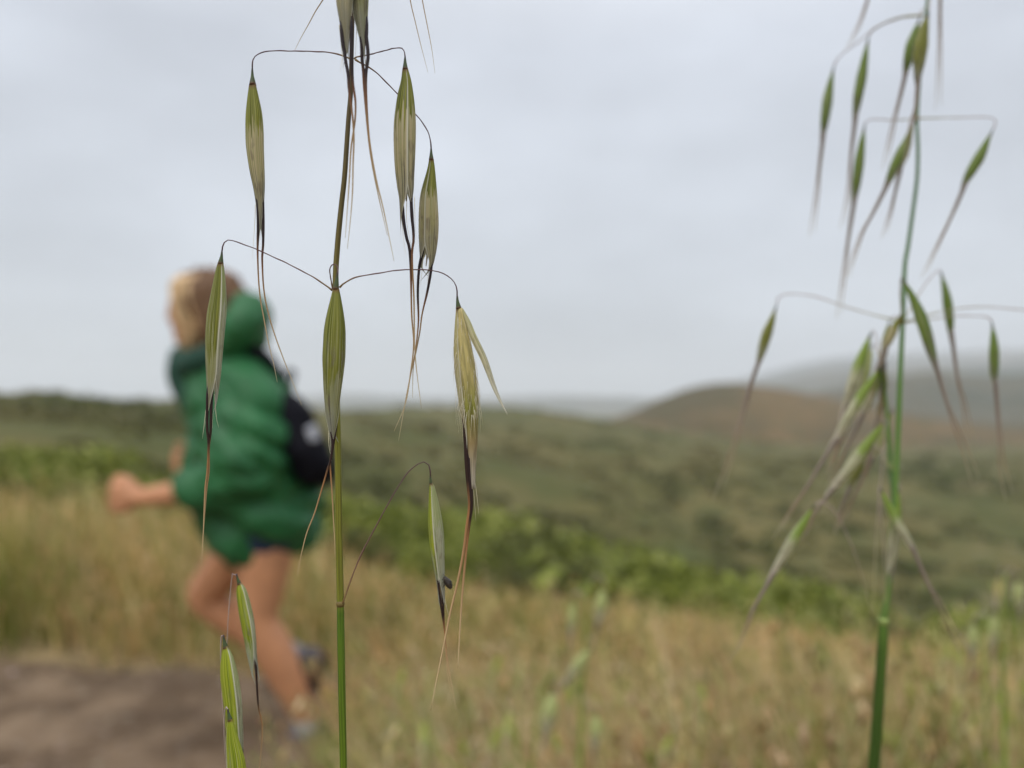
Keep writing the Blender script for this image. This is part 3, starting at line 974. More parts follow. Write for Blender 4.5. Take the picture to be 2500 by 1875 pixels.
# (photo column, photo row of its top, metres away, kind, spread)
for a in [(-220, 1110, 5.0, 0, 1.2), (-60, 1105, 5.4, 2, 1.0), (50, 1150, 5.0, 0, 0.9), (190, 1115, 5.6, 3, 1.0), (330, 1150, 5.2, 2, 1.0),
          (420, 1165, 5.0, 0, 1.1), (230, 1210, 4.4, 1, 1.0), (-20, 1190, 4.5, 2, 1.0), (510, 1190, 5.4, 0, 1.2), (620, 1200, 5.8, 1, 1.3),
          (730, 1225, 5.6, 3, 1.1), (845, 1255, 5.8, 0, 1.2), (930, 1270, 5.6, 1, 1.2), (1010, 1250, 6.4, 3, 1.2), (1110, 1262, 6.2, 0, 1.3),
          (1200, 1285, 6.0, 1, 1.2), (1290, 1330, 5.7, 2, 1.2), (1370, 1330, 6.3, 0, 1.2), (1450, 1350, 6.5, 3, 1.1), (1540, 1385, 6.4, 1, 1.1),
          (1640, 1410, 6.4, 0, 1.1), (1730, 1430, 6.4, 1, 1.1), (1830, 1455, 6.4, 0, 1.1), (1920, 1470, 6.5, 3, 1.0), (2010, 1490, 6.6, 1, 1.1),
          (2080, 1500, 6.6, 2, 1.1), (2170, 1530, 6.7, 0, 1.0), (2290, 1540, 7.0, 1, 1.0), (2400, 1530, 7.2, 3, 1.0), (2520, 1550, 7.2, 0, 1.1), (2640, 1550, 7.4, 1, 1.1),
          (1080, 1330, 5.0, 0, 0.9), (1170, 1345, 5.1, 2, 1.0), (1480, 1420, 5.6, 0, 0.9), (1590, 1455, 5.6, 1, 0.9), (880, 1300, 5.0, 2, 0.9),
          (1330, 1270, 9.5, 2, 1.2), (1700, 1370, 9.5, 2, 1.2), (2100, 1460, 9.0, 2, 1.2), (2400, 1490, 9.0, 2, 1.2), (560, 1140, 9.0, 2, 1.2), (120, 1090, 9.0, 0, 1.1)]:
    put_shrub(*a)
# ------------------------------------------------------------------ running child
ico = bmesh.new(); bmesh.ops.create_icosphere(ico, subdivisions=2, radius=1.0)
I2V = np.array([v.co[:] for v in ico.verts]); I2F = np.array([[v.index for v in f.verts] for f in ico.faces]); ico.free()


class Blob:
    """overlapping balls swept along limbs, fused to one skin by a voxel remesh"""
    def __init__(self): self.s = []
    def ball(self, p, r, sc=(1, 1, 1), rot=None): self.s.append((np.asarray(p, float), r, np.asarray(sc, float), rot))
    def limb(self, pts, n=None, flat=1.0):
        """pts = [(px, py, depth, radius in metres)]"""
        q = resample([tuple(P(x, y, d)) + (r,) for x, y, d, r in pts], 60) if len(pts) > 2 else resample([tuple(P(x, y, d)) + (r,) for x, y, d, r in pts], 60)
        L = np.linalg.norm(np.diff(q[:, :3], axis=0), axis=1).sum()
        n = n or int(max(6, min(60, L / (q[:, 3].min() * 0.35))))
        for i in np.linspace(0, 59, n).astype(int): self.ball(q[i, :3], q[i, 3], (1, flat, 1))
        return self
    def mesh(self, name, voxel, smooth=6, disp=None, sub=0):
        V, T, o = [], [], 0
        for p, r, sc, rot in self.s:
            v = I2V * r * sc
            if rot is not None: v = v @ np.array(rot.to_3x3()).T
            V.append(v + p); T.append(I2F + o); o += len(I2V)
        me = mesh_data('tmp', np.vstack(V), np.vstack(T))
        ob = bpy.data.objects.new('tmp', me); COL.objects.link(ob)
        md = ob.modifiers.new('r', 'REMESH'); md.mode = 'VOXEL'; md.voxel_size = voxel; md.use_smooth_shade = True
        sm = ob.modifiers.new('s', 'SMOOTH'); sm.factor = 0.5; sm.iterations = smooth
        dg = bpy.context.evaluated_depsgraph_get(); dg.update()
        res = bpy.data.meshes.new_from_object(ob.evaluated_get(dg))
        bpy.data.objects.remove(ob); bpy.data.meshes.remove(me)
        res.name = name
        if disp is not None:
            n = len(res.vertices)
            co = np.zeros(n * 3, np.float32); res.vertices.foreach_get('co', co); co = co.reshape(-1, 3)
            no = np.zeros(n * 3, np.float32); res.vertices.foreach_get('normal', no); no = no.reshape(-1, 3)
            res.vertices.foreach_set('co', (co + no * disp(co)[:, None]).astype(np.float32).ravel()); res.update()
        res.polygons.foreach_set('use_smooth', np.ones(len(res.polygons), dtype=bool))
        return res


def put_mesh(name, me, mat, parent, origin):
    co = np.zeros(len(me.vertices) * 3, np.float32); me.vertices.foreach_get('co', co)
    me.vertices.foreach_set('co', (co.reshape(-1, 3) - np.asarray(origin, np.float32)).ravel()); me.update()
    me.materials.clear(); me.materials.append(mat)
    o = bpy.data.objects.new(name, me); COL.objects.link(o)
    o.parent = parent
    if parent is None: o.location = origin
    return o


YC = 1.88                                  # body depth; near (left) side 1.80, far side 1.97
YN, YF = 1.80, 1.96
M_SKIN = simple_mat('skin', (0.5, 0.24, 0.125), 0.5, 0.1, 22, 0.1, 0.35)
M_HAIR_D = simple_mat('hair_brown', (0.14, 0.075, 0.036), 0.55, 0.35, 60, 0.4)
M_HAIR_L = simple_mat('hair_blond', (0.66, 0.47, 0.27), 0.5, 0.25, 60, 0.4)
M_JACKET = simple_mat('jacket_green', (0.014, 0.105, 0.032), 0.55, 0.2, 9, 0.3, 0.4)
M_JACKET_D = simple_mat('jacket_lining', (0.008, 0.045, 0.028), 0.6, 0.15, 14, 0.2)
M_SHORTS = simple_mat('shorts_navy', (0.02, 0.035, 0.07), 0.8, 0.2, 30, 0.2)
M_SHOE = simple_mat('shoe_blue', (0.07, 0.07, 0.1), 0.7, 0.3, 25, 0.2)
M_SOLE = simple_mat('shoe_sole', (0.02, 0.02, 0.028), 0.7, 0.3, 40)
M_SOCK = simple_mat('sock', (0.32, 0.3, 0.3), 0.9, 0.1, 60)
M_PACK = simple_mat('pack_black', (0.004, 0.004, 0.008), 0.75, 0.3, 40, 0.3, 0.15)
M_PATCH = simple_mat('pack_patch', (0.42, 0.44, 0.5), 0.5, 0.1, 40)
M_EYE = simple_mat('eye', (0.05, 0.04, 0.035), 0.2, 0.3, 90)
M_LIP = simple_mat('lips', (0.42, 0.16, 0.13), 0.5, 0.1, 60)

body = Blob()
# head: skull, face, jaw, nose, ear, neck
body.limb([(510, 742, YC, .066), (518, 738, YC, .069)]); body.limb([(478, 752, YC, .055), (505, 748, YC, .064)])
body.limb([(458, 752, YC, .046), (462, 800, YC, .036), (468, 822, YC, .026)]); body.limb([(470, 800, YC, .04), (515, 790, YC, .045)])
body.limb([(428, 752, YC, .010), (417, 772, YC, .0115), (420, 777, YC, .011)])           # nose
body.limb([(426, 795, YC, .009), (428, 802, YC, .009)]); body.limb([(435, 822, YC, .012), (442, 830, YC, .015)])
body.limb([(430, 738, YC - .03, .012), (430, 738, YC + .03, .012)])                       # brow
body.limb([(520, 752, YC - .072, .012), (522, 770, YC - .074, .013), (516, 786, YC - .07, .009)], flat=.6)   # ear
body.limb([(505, 800, YC, .042), (530, 870, YC, .044), (548, 905, YC, .055)])
# trunk
body.limb([(556, 930, YC, .066), (585, 1050, YC, .078), (615, 1160, YC, .078), (642, 1260, YC, .09)], flat=1.1)
body.limb([(560, 935, YN + .02, .038), (556, 935, YF - .02, .038)])
# left arm (near), right arm (far)
body.limb([(588, 940, YN + .005, .036), (605, 1050, YN - .03, .034), (600, 1160, YN - .04, .033), (520, 1190, YN - .05, .034), (440, 1203, YN - .055, .030), (352, 1214, YN - .05, .0225)])
body.limb([(548, 930, YF + .01, .042), (590, 1050, YF + .04, .035), (610, 1140, YF + .045, .031), (535, 1130, YF + .02, .03), (482, 1122, YF, .02)])
# legs
body.limb([(655, 1265, YN + .04, .074), (648, 1360, YN + .03, .068), (638, 1440, YN + .025, .057), (632, 1512, YN + .02, .047), (668, 1590, YN + .03, .048), (712, 1680, YN + .04, .038), (750, 1762, YN + .05, .025), (756, 1776, YN + .05, .025)])
body.limb([(640, 1262, YF - .03, .078), (585, 1340, YF - .02, .064), (535, 1405, YF - .01, .054), (503, 1455, YF, .047), (560, 1505, YF + .01, .044), (630, 1550, YF + .02, .042), (735, 1612, YF + .02, .027)])


def hand(b, wx, wy, wd, sx, curl_d, s=1.0):
    """closed running fist, thumb up; curl_d = depth direction the fingers close to"""
    b.limb([(wx, wy, wd, .021 * s), (wx - 28 * s, wy, wd, .025 * s), (wx - 45 * s, wy - 2, wd, .024 * s)], flat=.75)
    b.limb([(wx - 40 * s, wy - 22 * s, wd, .014 * s), (wx - 42 * s, wy + 26 * s, wd, .014 * s)], flat=.8)
    for k, (dy, L) in enumerate([(-26, 34), (-8, 38), (10, 36), (27, 29)]):
        y0 = wy + dy * s
        x0 = wx - 52 * s
        b.limb([(x0 + 6, y0, wd - curl_d * .006, .0088 * s), (x0 - L * .55 * s, y0 + 2, wd - curl_d * .004, .0086 * s), (x0 - L * .72 * s, y0 + 5, wd + curl_d * .016, .0082 * s)], n=14)
        b.limb([(x0 - L * .72 * s, y0 + 5, wd + curl_d * .016, .0082 * s), (x0 - L * .4 * s, y0 + 7, wd + curl_d * .032, .0078 * s), (x0 - 2, y0 + 6, wd + curl_d * .027, .0072 * s)], n=14)
    b.limb([(wx - 18 * s, wy - 18 * s, wd, .013 * s), (wx - 36 * s, wy - 40 * s, wd + curl_d * .006, .0105 * s), (wx - 58 * s, wy - 47 * s, wd + curl_d * .012, .0092 * s), (wx - 72 * s, wy - 42 * s, wd + curl_d * .016, .0078 * s)], n=16)


hand(body, 350, 1214, YN - .05, -1, 1.0)
hand(body, 487, 1122, YF, -1, -1.0, 0.78)
pc = P(640, 1270, YC); p_org = np.array((pc[0], pc[1], 0.0))
p_org[2] = float(ground_z(pc[0], pc[1]))
person = put_mesh('person', body.mesh('person', 0.0042, 4), M_SKIN, None, p_org)
tag(person, 'child in a green hooded jacket running along the trail with bent arms', 'person')

for dy in (-.031, .031):
    e_ = Blob(); e_.ball(P(436, 754, YC + dy), .0095); put_mesh('eye', e_.mesh('eye', .002, 1), M_EYE, person, p_org)
lp = Blob(); lp.limb([(427, 797, YC - .014, .006), (424, 797, YC, .007), (427, 797, YC + .014, .006)]); put_mesh('lips', lp.mesh('lips', .002, 2), M_LIP, person, p_org)

# hair: brown mass at the back, blond locks blown along the cheek
hb = Blob()
hb.ball(P(520, 738, YC), .082, (1, 1.02, 1)); hb.ball(P(533, 755, YC), .07, (.9, 1.1, 1)); hb.limb([(474, 712, YC, .048), (500, 708, YC, .056), (540, 715, YC, .058)])
hb.limb([(540, 775, YC - .01, .058), (540, 820, YC - .01, .05), (536, 860, YC, .042)]); hb.limb([(520, 760, YC - .06, .03), (515, 820, YC - .055, .024)])
hair = put_mesh('hair', hb.mesh('hair', .006, 6, lambda c: 0.0035 * np.sin(c[:, 0] * 260 + 3 * np.sin(c[:, 2] * 30)) + .003 * np.sin(c[:, 1] * 210)), M_HAIR_D, person, p_org)
m = MB()
rr = random.Random(3)
for k in range(260):
    s_ = rr.uniform(-1, 1)
    x0, y0 = 462 + rr.uniform(-22, 26), 676 + rr.uniform(-4, 18)
    x1 = 438 + rr.uniform(-16, 36)
    x2 = 462 + rr.uniform(-22, 36)
    y2 = rr.uniform(800, 875)
    dz = YC + s_ * .055
    bulge = .078 if s_ < 0 else -.07
    q = resample([P(x0, y0, dz), P((x0 + x1) / 2 - 14, 690, YC + s_ * .075), P(x1, 745, YC + s_ * .074), P(x1 + 12, 790, YC + s_ * .068), P(x2, y2, YC + s_ * .05)], 14)
    m.add(*tube(q, np.interp(np.linspace(0, 1, 14), [0, .3, 1], [.0045, .0055, .0012]), 5))
lock = m.build('hair_lock', M_HAIR_L, person, p_org)
lock['label'] = 'blond locks hanging along the cheek'
m = MB()
for k in range(110):
    s_ = rr.uniform(-1, 1); a = rr.uniform(0, 1)
    x0, y0 = 505 + 60 * a, 662 + 40 * a * a + rr.uniform(-2, 8)
    q = resample([P(x0, y0, YC + s_ * .04), P(x0 + 40 * rr.random(), y0 + 60, YC + s_ * .088), P(560 + rr.uniform(-45, 30), 800, YC + s_ * .085), P(552 + rr.uniform(-50, 35), 870, YC + s_ * .06)], 12)
    m.add(*tube(q, np.linspace(.005, .0015, 12), 4))
m.build('hair_strand', M_HAIR_D, hair, p_org)


# jacket: loose shell, blown into puffs
def puff(c):
    z, x, y = c[:, 2], c[:, 0], c[:, 1]
    out = np.zeros(len(c))
    for i_, p in enumerate(c):                      # billows and creases, uneven, a little wider than high
        v = Vector((p[0] * 6.0, p[1] * 5.0, p[2] * 15.0 + p[0] * 7.0))
        a = mnoise.noise(v + Vector((3.1, 0.7, 1.9)))
        b = mnoise.noise(Vector((p[0] * 19 + 4, p[1] * 15, p[2] * 30)))
        out[i_] = 0.022 * min(1.0, 2.1 * abs(a)) ** 0.7 - 0.006 + 0.007 * b * abs(b) * 2
    return out


jk = Blob()
jk.limb([(538, 915, YC, .07), (582, 960, YC, .108), (600, 1040, YC, .126), (616, 1140, YC, .124), (624, 1220, YC, .122), (636, 1280, YC, .116)], flat=1.2)
jk.limb([(640, 1190, YC, .125), (670, 1250, YC, .112), (690, 1272, YC, .088)], flat=1.3)
jk.limb([(572, 1210, YC - .02, .09), (590, 1280, YC, .078), (605, 1318, YC, .055)], flat=1.4)
jk.limb([(575, 930, YN + .02, .075), (605, 1000, YN - .02, .08), (608, 1085, YN - .045, .084), (588, 1145, YN - .055, .08), (548, 1174, YN - .055, .062), (492, 1190, YN - .05, .05)])
jk.limb([(540, 930, YF, .07), (585, 1040, YF + .035, .068), (605, 1120, YF + .045, .062), (540, 1128, YF + .03, .054), (490, 1125, YF + .015, .045)])
for d_ in (YN + .05, YF - .05): jk.limb([(652, 1220, d_, .1), (662, 1295, d_, .086), (664, 1322, d_, .066)])
jacket = put_mesh('jacket', jk.mesh('jacket', .0065, 6, puff), M_JACKET, person, p_org)
hd = Blob()                                    # hood thrown back, collar round the chin
hd.ball(P(604, 772, YC), .052, (1, 1.7, 1.05)); hd.ball(P(590, 815, YC), .06, (1, 1.6, .95)); hd.ball(P(615, 752, YC), .038, (1, 1.7, 1)); hd.limb([(560, 850, YC - .07, .045), (590, 800, YC - .09, .05), (610, 760, YC - .06, .05)])
hd.limb([(560, 850, YC + .07, .045), (590, 800, YC + .09, .05), (610, 760, YC + .06, .05)])
hood = put_mesh('hood', hd.mesh('hood', .006, 8, lambda c: puff(c) * .35), M_JACKET, jacket, p_org)
cl = Blob()
for k in range(28):
    a = 2 * math.pi * k / 28
    cl.ball(P(512 + 66 * math.cos(a), 872 + 22 * math.cos(a) * -1, YC + .085 * math.sin(a)), .028, (1, 1, 1.3))
cl.limb([(448, 872, YC, .032), (446, 915, YC, .036), (476, 960, YC, .045), (500, 1000, YC, .05)], flat=1.5)
put_mesh('collar', cl.mesh('collar', .006, 5), M_JACKET_D, jacket, p_org)
for (x, y, d, r) in ((482, 1191, YN - .05, .043), (484, 1125, YF + .012, .038)):
    cu = Blob(); cu.limb([(x + 10, y - 2, d, r), (x - 6, y + 1, d, r)]); put_mesh('cuff', cu.mesh('cuff', .005, 3), M_JACKET, jacket, p_org)
sh = Blob()
sh.limb([(650, 1240, YC, .1), (655, 1290, YC, .102)], flat=1.3)
sh.limb([(660, 1250, YN + .04, .08), (658, 1296, YN + .035, .078)]); sh.limb([(640, 1250, YF - .03, .08), (612, 1298, YF - .02, .074)])
put_mesh('shorts', sh.mesh('shorts', .007, 5), M_SHORTS, person, p_org)


def shoe(ank, heel, toe, d, r=.03):
    s_ = Blob()
    s_.limb([(heel[0], heel[1], d, r * 1.0), ((heel[0] * 2 + toe[0]) / 3, (heel[1] * 2 + toe[1]) / 3, d, r * 1.05), ((heel[0] + 2 * toe[0]) / 3, (heel[1] + 2 * toe[1]) / 3, d, r * 1.0), (toe[0], toe[1], d, r * .75)], flat=1.05)
    s_.limb([(ank[0], ank[1], d, r * .95), ((ank[0] + heel[0]) / 2, (ank[1] + heel[1]) / 2, d, r * 1.05)])
    o = put_mesh('shoe', s_.mesh('shoe', .005, 4), M_SHOE, person, p_org)
    ax = np.array((toe[0] - heel[0], toe[1] - heel[1]), float); L = np.linalg.norm(ax); ax /= L
    nrm = np.array((-ax[1], ax[0]))
    if np.dot(nrm, np.array((heel[0] - ank[0] + toe[0] - ank[0], heel[1] - ank[1] + toe[1] - ank[1]))) < 0: nrm = -nrm
    t_ = Blob()
    for a_ in np.linspace(-.06, 1.08, 16):
        c = np.array(heel) + ax * L * a_ + nrm * r * 900
        for k in (-.7, 0, .7): t_.ball(P(c[0], c[1], d + k * r), r * .48)
    put_mesh('sole', t_.mesh('sole', .005, 3), M_SOLE, o, p_org)
    k_ = Blob(); k_.limb([(ank[0], ank[1], d, r * .98), (ank[0] + (ank[0] - heel[0]) * .6 - 6, ank[1] - abs(ank[1] - heel[1]) * .3 - 18, d, r * .98)])
    put_mesh('sock', k_.mesh('sock', .005, 3), M_SOCK, person, p_org)


shoe((735, 1612), (764, 1606), (748, 1668), YF + .02, .03)
shoe((758, 1780), (774, 1796), (712, 1808), YN + .05, .03)

# backpack on the child's back, a thing of its own
bk = Blob()
ax0, ax1 = np.array((700, 1000)), np.array((762, 1140))
for t in np.linspace(0, 1, 14):
    c = ax0 * (1 - t) + ax1 * t
    w = np.interp(t, [0, .25, .7, 1], [.042, .054, .058, .048])
    for k in (-1, -.5, 0, .5, 1):
        bk.ball(P(c[0], c[1], YC + .085 * k), w)
b_org = np.array(P(745, 1200, YC))
pack = put_mesh('backpack', bk.mesh('backpack', .006, 5, lambda c: .004 * np.sin(c[:, 2] * 60 + c[:, 0] * 20)), M_PACK, None, b_org)
tag(pack, 'small black backpack with a pale patch on the back of the running child', 'backpack')
pk = Blob()
for t in np.linspace(0, 1, 9):
    c = np.array((752, 1075)) * (1 - t) + np.array((784, 1150)) * t
    for k in (-1, -.33, .33, 1): pk.ball(P(c[0], c[1], YC + .06 * k), .042)
put_mesh('pocket', pk.mesh('pocket', .006, 5), M_PACK, pack, b_org)
pt_ = Blob()
for t in np.linspace(0, 1, 5): pt_.ball(P(765 + 8 * t, 1042 + 28 * t, YC - .137), .009, (1, .35, 1)); pt_.ball(P(754 + 8 * t, 1048 + 24 * t, YC - .137), .009, (1, .35, 1))
put_mesh('patch', pt_.mesh('patch', .004, 3), M_PATCH, pack, b_org)
for d_ in (YN - .03, YF + .03):
    st_ = Blob(); sgn = -1 if d_ < YC else 1
    st_.limb([(690, 925, YC + sgn * .06, .014), (640, 865, d_ - sgn * .03, .016), (585, 858, d_ - sgn * .03, .016), (520, 935, d_ - sgn * .035, .015), (520, 1030, d_ - sgn * .01, .013)])
    put_mesh('strap', st_.mesh('strap', .005, 3), M_PACK, pack, b_org)
lo_ = Blob(); lo_.limb([(692, 930, YC, .006), (704, 906, YC, .006), (718, 908, YC, .006), (712, 940, YC, .006)]); put_mesh('loop', lo_.mesh('loop', .004, 2), M_PACK, pack, b_org)
# ------------------------------------------------------------------ main oat plant, in focus
D0 = 0.1135
rootA = np.array((-0.015, 0.17, 0.0)); rootA[2] = float(ground_z(*rootA[:2]))
oatA = empty('wild_oat', rootA)
tag(oatA, 'sharp wild oat with olive spikelets dangling either side of its upright stem', 'wild oat', 'wild oats')
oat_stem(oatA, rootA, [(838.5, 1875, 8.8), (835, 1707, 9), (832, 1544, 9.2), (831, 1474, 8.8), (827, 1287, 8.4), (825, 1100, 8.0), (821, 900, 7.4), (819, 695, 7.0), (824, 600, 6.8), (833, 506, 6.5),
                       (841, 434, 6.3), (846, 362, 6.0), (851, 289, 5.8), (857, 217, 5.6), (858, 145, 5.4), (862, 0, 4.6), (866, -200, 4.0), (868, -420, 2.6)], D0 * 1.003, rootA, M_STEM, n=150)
node_ring(oatA, rootA, 831, 1474, 8.8, D0 * 1.003)
node_ring(oatA, rootA, 858, 150, 4.6, D0 * 1.003)
node_ring(oatA, rootA, 819, 700, 5.6, D0 * 1.003)


def sp(plant, org, d, ped, rec, body, tips, awns, d_stem=None, ped_r=(1.6, 1.4), ped_mat=None, **kw):
    if ped: pedicel(plant, org, ped, d_stem or D0, d, ped_r[0], ped_r[1], ped_mat)
    return spikelet(plant, org, d, rec, body, tips, awns, **kw)


# upper left
sp(oatA, rootA, D0, [(858, 145), (833, 134.5), (794, 127), (739, 125), (674, 124), (642, 127), (625, 136), (617, 148), (616, 165)],
   [(616, 163, 1.6), (616, 178, 3.5), (617, 208, 8.8)],
   [(616.4, 206, 8.7), (618, 240, 15), (620, 278, 20.6), (621.6, 325, 22.6), (623, 362, 22), (628, 416, 19), (632, 452, 15.4), (634, 481, 12.3), (635.5, 506, 10), (636, 542, 8)],
   [(632, 600), (640, 590)],
   [[(629, 440), (629, 500), (630, 550), (629, 608), (631, 677), (636, 731), (645, 781), (656, 839), (667, 883), (677, 933)],
    [(640, 440), (642, 500), (643, 550), (642, 608), (640, 622), (643, 695), (652, 752), (671, 818), (696, 886), (718, 941), (736, 989)]],
   phi=112, seed=1.0, bristles=[[(624, 500), (621, 560), (616, 630)], [(631, 520), (634, 575)], [(636, 520), (637, 585)]])
# upper right, broad
sp(oatA, rootA, D0 * 0.99, [(865, 145), (870, 139), (888.5, 136), (925, 127.5), (957, 119), (979, 117), (985, 122), (988, 130), (989, 140)],
   [(989, 137, 1.7), (989, 150, 4), (989.5, 170, 7.2)],
   [(989.4, 167, 7), (992, 198, 13.4), (991, 230, 20), (990, 263, 24.5), (989, 295, 27.5), (988.4, 328, 28.3), (988.4, 360.6, 27.7), (988.7, 393, 26.4), (989.5, 426, 24), (991, 458, 21), (992, 491, 17)],
   [(980, 590), (1012, 560)],
   [[(1001, 409), (1003, 458), (1005, 523), (1009, 562), (1009.6, 588.6), (1006, 615), (1007, 658), (1010.6, 731), (1012, 839), (1016, 894), (1021, 937), (1029, 998)],
    [(982, 480), (983.5, 517), (987, 549.5), (993, 582), (1000, 608), (1003, 658), (1005, 767), (1010, 839), (1002, 912), (990, 985), (962, 1053)]],
   phi=174, seed=2.0, awn_r=3.1, bristles=[[(980, 520), (984, 570), (990, 623)], [(994, 470), (993, 540), (1004, 600)], [(1012, 480), (1014, 570)]])
# its lower neighbour
sp(oatA, rootA, D0 * 1.022, [(867, 145), (881, 154), (897.6, 162), (925, 183), (971, 230), (1015, 279.5), (1032, 300), (1045, 322), (1051, 344), (1052.6, 360)],
   [(1052.6, 358, 1.5), (1052.7, 372, 3.4), (1053, 391, 6.4)],
   [(1053, 389, 6), (1052, 416, 10.5), (1047, 470, 20.5), (1046, 506, 24), (1046, 542, 25.5), (1045, 579, 24.5), (1043, 622, 20), (1040, 650, 14)],
   [(1022, 690), (1052, 680)],
   [[(1036, 600), (1024, 650), (1020, 713), (1021.5, 785), (1014, 857), (1003, 912), (989, 984), (973, 1076)],
    [(1056, 610), (1052, 662), (1043, 713), (1030.5, 767), (1025, 810), (1016, 857), (1009, 897), (1007, 971)]],
   phi=15, seed=3.4, bristles=[[(1034, 620), (1027, 700)], [(1048, 640), (1042, 720)]])
# middle left
sp(oatA, rootA, D0 * 0.996, [(811, 709), (797, 698), (765, 677), (714, 649.5), (645, 617), (605.5, 600.6), (573, 589), (557, 586), (547, 593), (543, 604), (542, 613)],
   [(542, 611.5, 1.6), (541, 625, 3.6), (538.6, 644, 7.2)],
   [(538.6, 642, 7), (537.5, 658.5, 11), (535.5, 695, 17), (533, 731, 21.5), (530, 767, 24.7), (527, 803, 24.4), (524.7, 839, 23), (523, 875.5, 21), (522, 912, 18.6), (520, 948, 15.5), (517.5, 984, 12), (514, 1006, 9)],
   [(497, 1060), (522, 1030)],
   [[(508, 940), (506, 1002), (506, 1049), (509, 1082), (506, 1150), (501, 1193), (497, 1287), (492, 1380)],
    [(517, 940), (515, 1013), (514, 1056), (510, 1093), (510, 1150), (505, 1190), (499, 1263), (495, 1333)]],
   phi=168, seed=5.0, mat=G['olive'], matb=G['pale'], awn_mat=M_AWN_TAN, awn_r=2.8,
   bristles=[[(524, 962), (528, 1017), (534, 1044)], [(518, 985), (519, 1046)], [(504, 990), (498, 1040), (494, 1071)], [(526, 930), (525, 990)]])
# hanging in front of the stem
sp(oatA, rootA, D0 * 0.972, [(812, 705.5), (807, 676.6), (805, 658.5), (810, 647.7), (819, 646), (824, 653), (825, 669)],
   [(824.5, 664, 1.7), (823, 680, 4.4), (820, 707, 8.2)],
   [(820.4, 705.5, 8), (820, 731, 13.6), (818.8, 767, 20.8), (817.5, 803, 25.7), (816.4, 839, 27), (815, 875.5, 27.5), (813.5, 912, 25.3), (811.7, 948, 22.4), (810.8, 984, 19), (811.7, 1020, 16), (812, 1050, 11)],
   [(808, 1122), (826, 1080)],
   [[(806, 1000), (808, 1045), (812, 1082), (808, 1120), (800, 1145), (786, 1193), (767.5, 1254), (749, 1301), (735, 1357), (725.5, 1410.5)],
    [(820, 1000), (820, 1038), (815, 1078), (808, 1115), (806, 1133), (810, 1193), (814, 1263), (817, 1324), (818, 1361)]],
   phi=100, seed=6.1, mat=G['olive'], awn_mat=M_AWN_TAN, d_stem=D0 * 0.995, bristles=[[(803, 1040), (803, 1085), (810, 1125)], [(812, 1010), (811, 1080)]])
# middle right, split open and hairy
sp(oatA, rootA, D0 * 0.994, [(829, 702), (841, 691), (866, 678), (920, 667.5), (974.5, 659.6), (1011, 658), (1050, 660), (1076, 665), (1097.5, 676.6), (1110, 691), (1115.5, 705.5), (1116, 722)],
   [(1116, 720, 1.7), (1117, 735, 4), (1120, 754, 7.4)],
   [(1120, 752.6, 7), (1122, 767, 10), (1125.5, 803, 16), (1129, 839, 21), (1133, 875.5, 24.5), (1137, 912, 26), (1141, 948, 25.5), (1144, 984, 24), (1147, 1020, 20.8), (1148.5, 1056, 17.7), (1149.5, 1092.5, 14.8), (1149, 1150, 11), (1150.5, 1193, 8)],
   [(1150, 1235), (1160, 1240)],
   [[(1128, 905), (1130, 975), (1137, 1070), (1140, 1150), (1146, 1231), (1139, 1287), (1132, 1343), (1118, 1417.6), (1099, 1497), (1080.5, 1590), (1066, 1660), (1052, 1734)],
    [(1146, 1090), (1147, 1150), (1150, 1230), (1148, 1254), (1140, 1324), (1133, 1399), (1127, 1473.6), (1122.5, 1543.7), (1118, 1632)]],
   phi=182, span=62, seed=8.0, mat=G['straw'], awn_mat=M_AWN_TAN, awn_r=4.6, hairs=230,
   flap=[(1126, 756), (1141, 785), (1155, 821), (1170, 852), (1184, 883), (1206, 944), (1222, 980), (1238.5, 1011)],
   bristles=[[(1152, 1150), (1158, 1220), (1162, 1272)], [(1154, 1140), (1163, 1200), (1169, 1255)], [(1157, 1100), (1161, 1160)], [(1148, 1120), (1153, 1210)]])
# lowest, on its long arched stalk
sp(oatA, rootA, D0 * 1.05, [(836, 1474), (841, 1460), (856, 1417.6), (880, 1357), (912, 1296), (950, 1226), (987, 1165), (1010, 1140), (1034, 1128), (1048, 1137), (1051, 1163)],
   [(1050.5, 1160, 1.5), (1051, 1170, 2.8), (1052, 1182, 4.6)],
   [(1052, 1180, 4), (1055, 1193, 7.5), (1059, 1240, 14.5), (1063, 1287, 18.4), (1067, 1333.5, 18), (1071.6, 1380, 14.5), (1076, 1427, 10.3), (1078.6, 1473.6, 7)],
   [(1081, 1520), (1086, 1500)],
   [[(1068, 1400), (1076, 1474), (1086, 1548), (1090, 1590), (1099, 1651), (1114, 1735)],
    [(1080, 1400), (1082, 1480), (1086, 1540), (1089, 1595), (1094, 1650), (1102, 1712)]],
   phi=12, seed=9.3, mat=G['pale'], matb=G['fresh'], awn_mat=M_AWN_TAN, awn_r=2.2, bristles=[[(1082, 1440), (1092, 1490), (1102, 1515)]])
